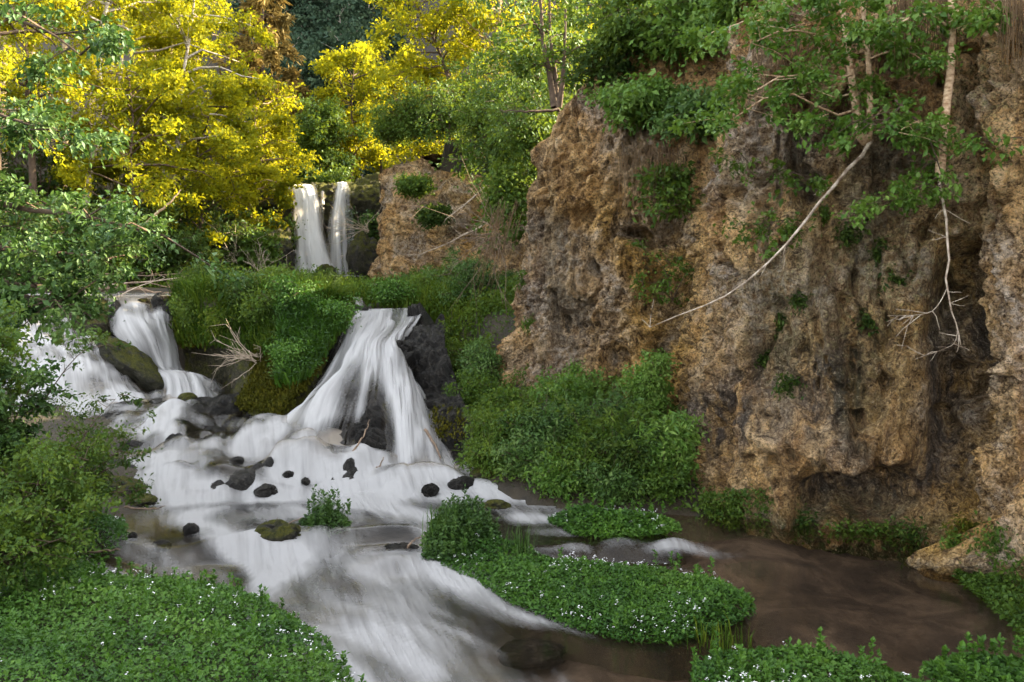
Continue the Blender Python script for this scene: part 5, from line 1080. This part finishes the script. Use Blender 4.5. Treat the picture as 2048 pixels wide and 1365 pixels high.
# herbs at the foot of the brown cliff
for i, (px, py, h, r, lab) in enumerate([(1420, 1048, .35, .10, 'small upright herb at the left foot of the brown cliff'), (1465, 1052, .40, .07, 'thin herb beside a pale stone at the foot of the cliff'), (1530, 1058, .45, .14, 'larger drooping herb at the foot of the brown cliff'), (1730, 1078, .18, .25, 'low mossy herb in the shade of the small cave')]):
    x, y = gp(px, py, .0); rng = np.random.default_rng(640 + i); t = thing('cliff_herb', lab, 'plant', 'herbs at the foot of the cliff'); m = 900
    C = np.stack([x + rng.normal(0, r, m), y - .12 + rng.normal(0, .07, m), rng.uniform(.02, 1, m) ** .8 * h * 1.15], 1)
    leafmesh('foliage', rng, C, .04, M['leaf_green'], t, spread=.7, nup=.6, kind='stuff')

# ------------------------------------------------------------------ tall grass of the terrace
rng = np.random.default_rng(650)
def terrace_pts(n, x0, x1, y0, y1):
    x = rng.uniform(x0, x1, n); y = rng.uniform(y0, y1, n); return x, y
def avoid(x, y):
    # keep clear of the open water and of the cliffs
    bad = (x > -8.2) & (x < -4.7) & (y > 26.3) & ((np.abs(x - X(715, y)) < .40) | ((y > 30) & (x < -5.0)))
    bad |= (x > -3.4) & (x < -1.9) & (y < 18.9)
    bad |= (np.abs(x - X(718, y)) < .14) & (y > 17.5) & (y < 20.2)
    bad |= poly_sd(RIGHTPLAT, x, y) > -.2
    return ~bad
xg = []; yg = []; hg = []
for n, x0, x1, y0, y1, h in [(26000, -7.0, -3.2, 16.2, 19, .62), (16000, -8.0, -1.0, 18.5, 23, .40), (12000, -10, -1.5, 23, 31, .28), (4000, -1.9, -.4, 17, 21, .45)]:
    x, y = terrace_pts(n, x0, x1, y0, y1); k = avoid(x, y) & ((y > np.interp(x, *LEDGE) - .1) | (x > -3.2)) & ~((x < -7.1) & (y < 22)); xg.append(x[k]); yg.append(y[k]); hg.append(np.full(k.sum(), h))
xg = np.concatenate(xg); yg = np.concatenate(yg); hg = np.concatenate(hg)
zg = np.maximum(gzv(xg, yg), 2.15 + .04 * np.clip(yg - 17, 0, 8)); zg = np.where(xg > -3.2, gzv(xg, yg), zg); hg = hg * rng.uniform(.35, 1.15, len(xg)) * (1 + .75 * fbm(np.stack([xg, yg, 0 * xg], 1) * 1.3, 2, 655))
tt = .5 + .35 * fbm(np.stack([xg, yg, 0 * xg], 1) * .9, 3, 656)
grassmesh('terrace_grass', 'tall green grass covering the ledge between the falls', rng, np.stack([xg, yg, zg - .03], 1), hg, .028, 'grass', .4, None, tt)
# leafy stems amid the grass, and plants draping over the edge of the ledge
k = rng.choice(len(xg), 14000); C = np.stack([xg[k], yg[k], zg[k] + hg[k] * rng.uniform(.3, 1.05, len(k))], 1)
leafmesh('terrace_herb', rng, C, .07, M['leaf_green'], None, tint=tt[k] + .15, adir=np.array([0, 0, .7]), spread=.8, nup=.4, width=.4, kind='stuff', label='leafy herbs growing through the tall ledge grass')
def drape(label, ctrl, n, h, mat, seed, ls=.08, w=.03, name='hanging_grass'):
    """grass hanging over the front of the ledge; ctrl rows as a patch of (px,py,d)"""
    rng = np.random.default_rng(seed); c = np.array([[P(*q) for q in r] for r in ctrl]); g = catmull(c, 40); g = np.swapaxes(catmull(np.swapaxes(g, 0, 1), 40), 0, 1)
    a = rng.uniform(0, 38.9, n); b = rng.uniform(0, 38.9, n) ; i = a.astype(int); j = b.astype(int); u = (a - i)[:, None]; v = (b - j)[:, None]
    B = (g[i, j] * (1 - u) + g[i + 1, j] * u) * (1 - v) + (g[i, j + 1] * (1 - u) + g[i + 1, j + 1] * u) * v
    B = B + rng.normal(0, .05, B.shape)
    t = .45 + .4 * fbm(B * 1.6, 3, seed)
    adir = np.tile(np.array([0, -.55, -.25]), (n, 1))
    grassmesh(name, label, rng, B, h * rng.uniform(.5, 1.1, n), w, mat, .7, adir, t)
drape('long grass draping over the front of the ledge', [[(350, 580, 18.6), (430, 580, 17.5), (520, 585, 16.9), (610, 590, 16.5), (700, 610, 16.6)], [(352, 640, 18.5), (430, 650, 17.2), (520, 650, 16.4), (600, 660, 15.9), (680, 650, 16.2)], [(362, 690, 18.3), (440, 690, 17.0), (520, 715, 15.9), (590, 715, 15.3), (655, 700, 15.6)]], 11500, .32, 'grass', 660)
drape('olive moss and grass hanging down the left face of the ledge', [[(345, 600, 19), (370, 600, 18.4), (400, 600, 17.9)], [(355, 650, 18.8), (380, 650, 18.2), (420, 660, 17.5)], [(365, 690, 18.6), (385, 690, 18.1), (415, 690, 17.7)]], 3000, .25, 'moss', 661)
drape('golden brown moss on the lower bank left of the middle cascade', [[(510, 700, 15.9), (570, 720, 15.4), (640, 720, 15.2)], [(500, 760, 15.4), (555, 770, 14.8), (610, 770, 14.6)], [(475, 815, 15.0), (520, 820, 14.4), (560, 825, 14.0)]], 7000, .10, 'moss', 662, w=.024)
drape('bright green herbs on the shoulder left of the middle cascade', [[(560, 620, 16.2), (620, 620, 16.0), (690, 640, 16.1)], [(565, 700, 15.4), (610, 700, 15.2), (650, 690, 15.4)], [(560, 770, 14.7), (590, 765, 14.5), (620, 740, 14.8)]], 5200, .30, 'leaf_cress', 663, w=.035)
drape('olive moss hanging at the edge of the right bank beside the black rocks', [[(870, 830, 13.5), (890, 820, 13.4), (920, 830, 13.2)], [(880, 880, 13.0), (905, 880, 12.8), (930, 880, 12.7)]], 900, .08, 'moss', 664, w=.02)
drape('brown moss below the bushes at the right water edge', [[(960, 930, 12.0), (1010, 960, 11.7), (1080, 985, 11.4)], [(970, 975, 11.6), (1020, 990, 11.3), (1090, 1005, 11.2)]], 2200, .08, 'moss', 665, w=.02)

def cover(label, poly, n, h, ls, mat, seed):
    rng = np.random.default_rng(seed); q = inpoly(rng, poly, n); k = (poly_sd(RIGHTPLAT, q[:, 0], q[:, 1]) < 1.3); q = q[k]
    q3 = np.stack([q[:, 0], q[:, 1], 0 * q[:, 0]], 1); hh = h * (1 + .8 * fbm(q3 * 1.8, 3, seed)); C = np.stack([q[:, 0], q[:, 1], gzv(q[:, 0], q[:, 1]) + hh * rng.uniform(0, 1, len(q))], 1)
    leafmesh('ground_cover', rng, C, ls, M[mat], None, tint=.5 + .4 * fbm(C * 1.7, 3, seed + 1), spread=.8, nup=.6, width=.5, adir=np.array([0, -.2, .5]), kind='stuff', label=label)
cover('low green plants covering the slope of the right bank', RIGHTBANK, 28000, .26, .06, 'leaf_green', 667)
cover('green growth on the slope below the buff buttress', np.array([(-1.6, 18), (-.2, 17), (.4, 19), (.6, 22), (-.6, 24.5), (-2.6, 25.6), (-3.2, 25), (-2, 21)]), 16000, .45, .08, 'leaf_green', 668)
cover('low plants among the stones of the left bank', gpoly([(325, 1025), (300, 985), (235, 955), (190, 900), (120, 860), (20, 815), (-300, 815), (-400, 1000), (0, 1060), (200, 1050)], .1), 9000, .12, .05, 'leaf_dark', 669)
# ------------------------------------------------------------------ dead wood
rng = np.random.default_rng(670)
for i, (l, r, lab) in enumerate([
    ([(150, 588, 19.6), (220, 578, 19.6), (300, 582, 19.5), (345, 586, 19.4)], .05, 'long dark log at the bottom of the driftwood pile'), ([(160, 575, 20), (240, 568, 19.9), (330, 560, 19.8), (400, 548, 19.8)], .022, 'pale forked branch reaching right from the driftwood pile'),
    ([(148, 590, 19.5), (160, 575, 19.5), (175, 588, 19.4)], .02, 'short bent stick at the left end of the driftwood pile'), ([(200, 584, 19.7), (270, 565, 19.6), (340, 575, 19.5)], .025, 'curved branch in the middle of the driftwood pile'),
    ([(210, 548, 20.5), (290, 552, 20.2), (380, 545, 20.2)], .014, 'thin straight stick on top of the driftwood pile'), ([(240, 592, 19.4), (280, 572, 19.4), (330, 556, 19.5)], .018, 'grey slanting stick in front of the driftwood pile')]):
    sticks('driftwood', lab, 'driftwood', [l], r, 'deadwood' if i in (1, 2, 5) else 'driftwood', 680 + i, twigs=7, tl=.5, group='driftwood pile above the left falls')
def bare(label, px, py, d, n, L, seed, name='bare_twigs', dirv=(0, -.2, .8), mat='deadwood'):
    rng = np.random.default_rng(seed); p = P(px, py, d); dv = unit(rng.normal(0, .6, (n, 3)) + np.asarray(dirv)); s = np.linspace(0, 1, 6)[None, :, None]; l = L * rng.uniform(.4, 1.1, n)
    T = p + rng.normal(0, .05, (n, 1, 3)) + dv[:, None] * l[:, None, None] * s + np.cumsum(rng.normal(0, .03, (n, 6, 3)), 1) * l[:, None, None]
    m = n * 5; bi = np.repeat(np.arange(n), 5); k = rng.integers(1, 6, m); td = unit(dv[bi] + rng.normal(0, .6, (m, 3))); tl = l[bi] * .45 * rng.uniform(.4, 1.1, m)
    T2 = T[bi, k][:, None] + td[:, None] * tl[:, None, None] * s
    V, Q = joinVF([tubes(T, np.full((n, 1), .009) * np.linspace(1, .4, 6)[None], 4), tubes(T2, np.full((m, 1), .005) * np.linspace(1, .4, 6)[None], 3)])
    return tagged(mesh(name, V, Q, M[mat], smooth=True), label, 'dead shrub')
bare('grey bare dead twigs poking from under the ledge grass', 510, 715, 15.4, 16, .75, 690, dirv=(-.4, -.5, .2))
bare('bare dead bush in front of the grey ribbed rock', 520, 545, 26.0, 14, 1.3, 691)
bare('pale dead twigs left of the bare bush by the grey rock', 470, 520, 26.4, 10, 1.1, 692, dirv=(-.6, -.1, .5))
bare('grey dead twigs between the upper falls and the buff buttress', 735, 460, 30.5, 16, 1.4, 693, dirv=(-.8, -.2, .1))
bare('dead brushwood hanging at the left edge of the tan buttress', 990, 470, 17.2, 18, 1.4, 694, dirv=(-.35, -.3, -.5), mat='driftwood')
for i, (l, r, lab) in enumerate([([(520, 1080, 9.9), (560, 1055, 9.8), (605, 1035, 9.8)], .016, 'driftwood stick leaning between the mossy rock and the plant tuft'), ([(520, 1060, 9.8), (555, 1050, 9.7), (600, 1052, 9.7)], .012, 'short stick lying across the mossy creek rock'), ([(545, 1060, 9.7), (552, 1045, 9.7), (556, 1035, 9.7)], .012, 'stub of wood standing on the mossy creek rock'),
    ([(1040, 985, 11.4), (1080, 1000, 11.2), (1100, 1008, 11.1)], .03, 'brown log at the edge of the right bank'), ([(1060, 1000, 11.2), (1085, 985, 11.2), (1090, 975, 11.2)], .010, 'thin pale stick standing by the right bank log'), ([(850, 860, 12.9), (875, 900, 12.5), (885, 930, 12.3)], .025, 'dark stick lying down the black rocks right of the cascade'),
    ([(705, 905, 12.1), (728, 870, 12.4), (740, 840, 12.7)], .018, 'dark stick on the wet rock inside the cascade'), ([(730, 960, 11.7), (755, 935, 11.8), (768, 915, 11.9)], .02, 'second dark stick low on the wet rock inside the cascade'), ([(815, 1095, 9.2), (830, 1080, 9.2), (850, 1072, 9.25)], .014, 'small stick standing in the creek beside the large island'),
    ([(250, 1015, 10.0), (300, 1018, 9.9), (330, 1012, 9.8)], .014, 'thin twig lying at the tip of the left bank'), ([(170, 1108, 9.2), (200, 1102, 9.1), (240, 1100, 9.0)], .02, 'grey stick at the edge of the left watercress')]):
    sticks('stick', lab, 'driftwood', [l], r, 'driftwood' if i not in (4,) else 'deadwood', 700 + i)

# ------------------------------------------------------------------ far hillside
rng = np.random.default_rng(720)
rows = [[(560, 128, 96), (640, 135, 94), (690, 140, 94), (760, 130, 96)], [(560, 150, 93), (640, 158, 91), (690, 160, 91), (760, 150, 93)], [(560, 178, 92), (640, 186, 90), (690, 190, 90), (760, 180, 92)]]
rockwall('rock_band', 'grey violet rock band on the far hillside', rows, 90, 30, 1.2, 'dark_rock', 721)
protos = []
for v in range(5):
    r2 = np.random.default_rng(730 + v); ax = np.stack([np.zeros(6), np.zeros(6), np.linspace(0, 9, 6)], 1); ax[1:] += r2.normal(0, .15, (5, 3)) * np.array([1, 1, 0])
    parts_, tw = grow(r2, [ax], .12, t0=.35, nb=26, blen=2.0, el=(10, 60), droop=.2, ntw=4, prof=round_prof)
    V, Q = joinVF(parts_); C, ct, td = scatter(r2, tw, 2600, .35); Vl, Tl = leaves(r2, C, .34, adir=td * .6, spread=.9)
    tm = mesh('trunk', V, Q, M['bark_white'], smooth=True); cm = mesh('crown', Vl, Tl, M['leaf_far'], attrs={'tint': np.repeat(ct, 4)}, kind='stuff')
    protos.append((tm, cm))
k = 0
for i in range(125):
    d = rng.uniform(58, 135) if i < 95 else rng.uniform(56, 74); px = rng.uniform(500, 800) if i < 95 else rng.uniform(540, 720); x = X(px, d)
    t = thing('aspen_tree', 'shaded blue green aspen on the far hillside', 'tree', 'aspens on the far hillside')
    t.location = (x, d, gz(x, d) - .3); t.rotation_euler = (0, 0, rng.uniform(0, 6.28)); sc = rng.uniform(.7, 1.25); t.scale = (sc, sc, sc * rng.uniform(.9, 1.2))
    tm, cm = protos[i % 5]
    for src in (tm, cm):
        c = src if k < 5 else src.copy()
        if k >= 5: COL.objects.link(c)
        c.parent = t
    k += 1
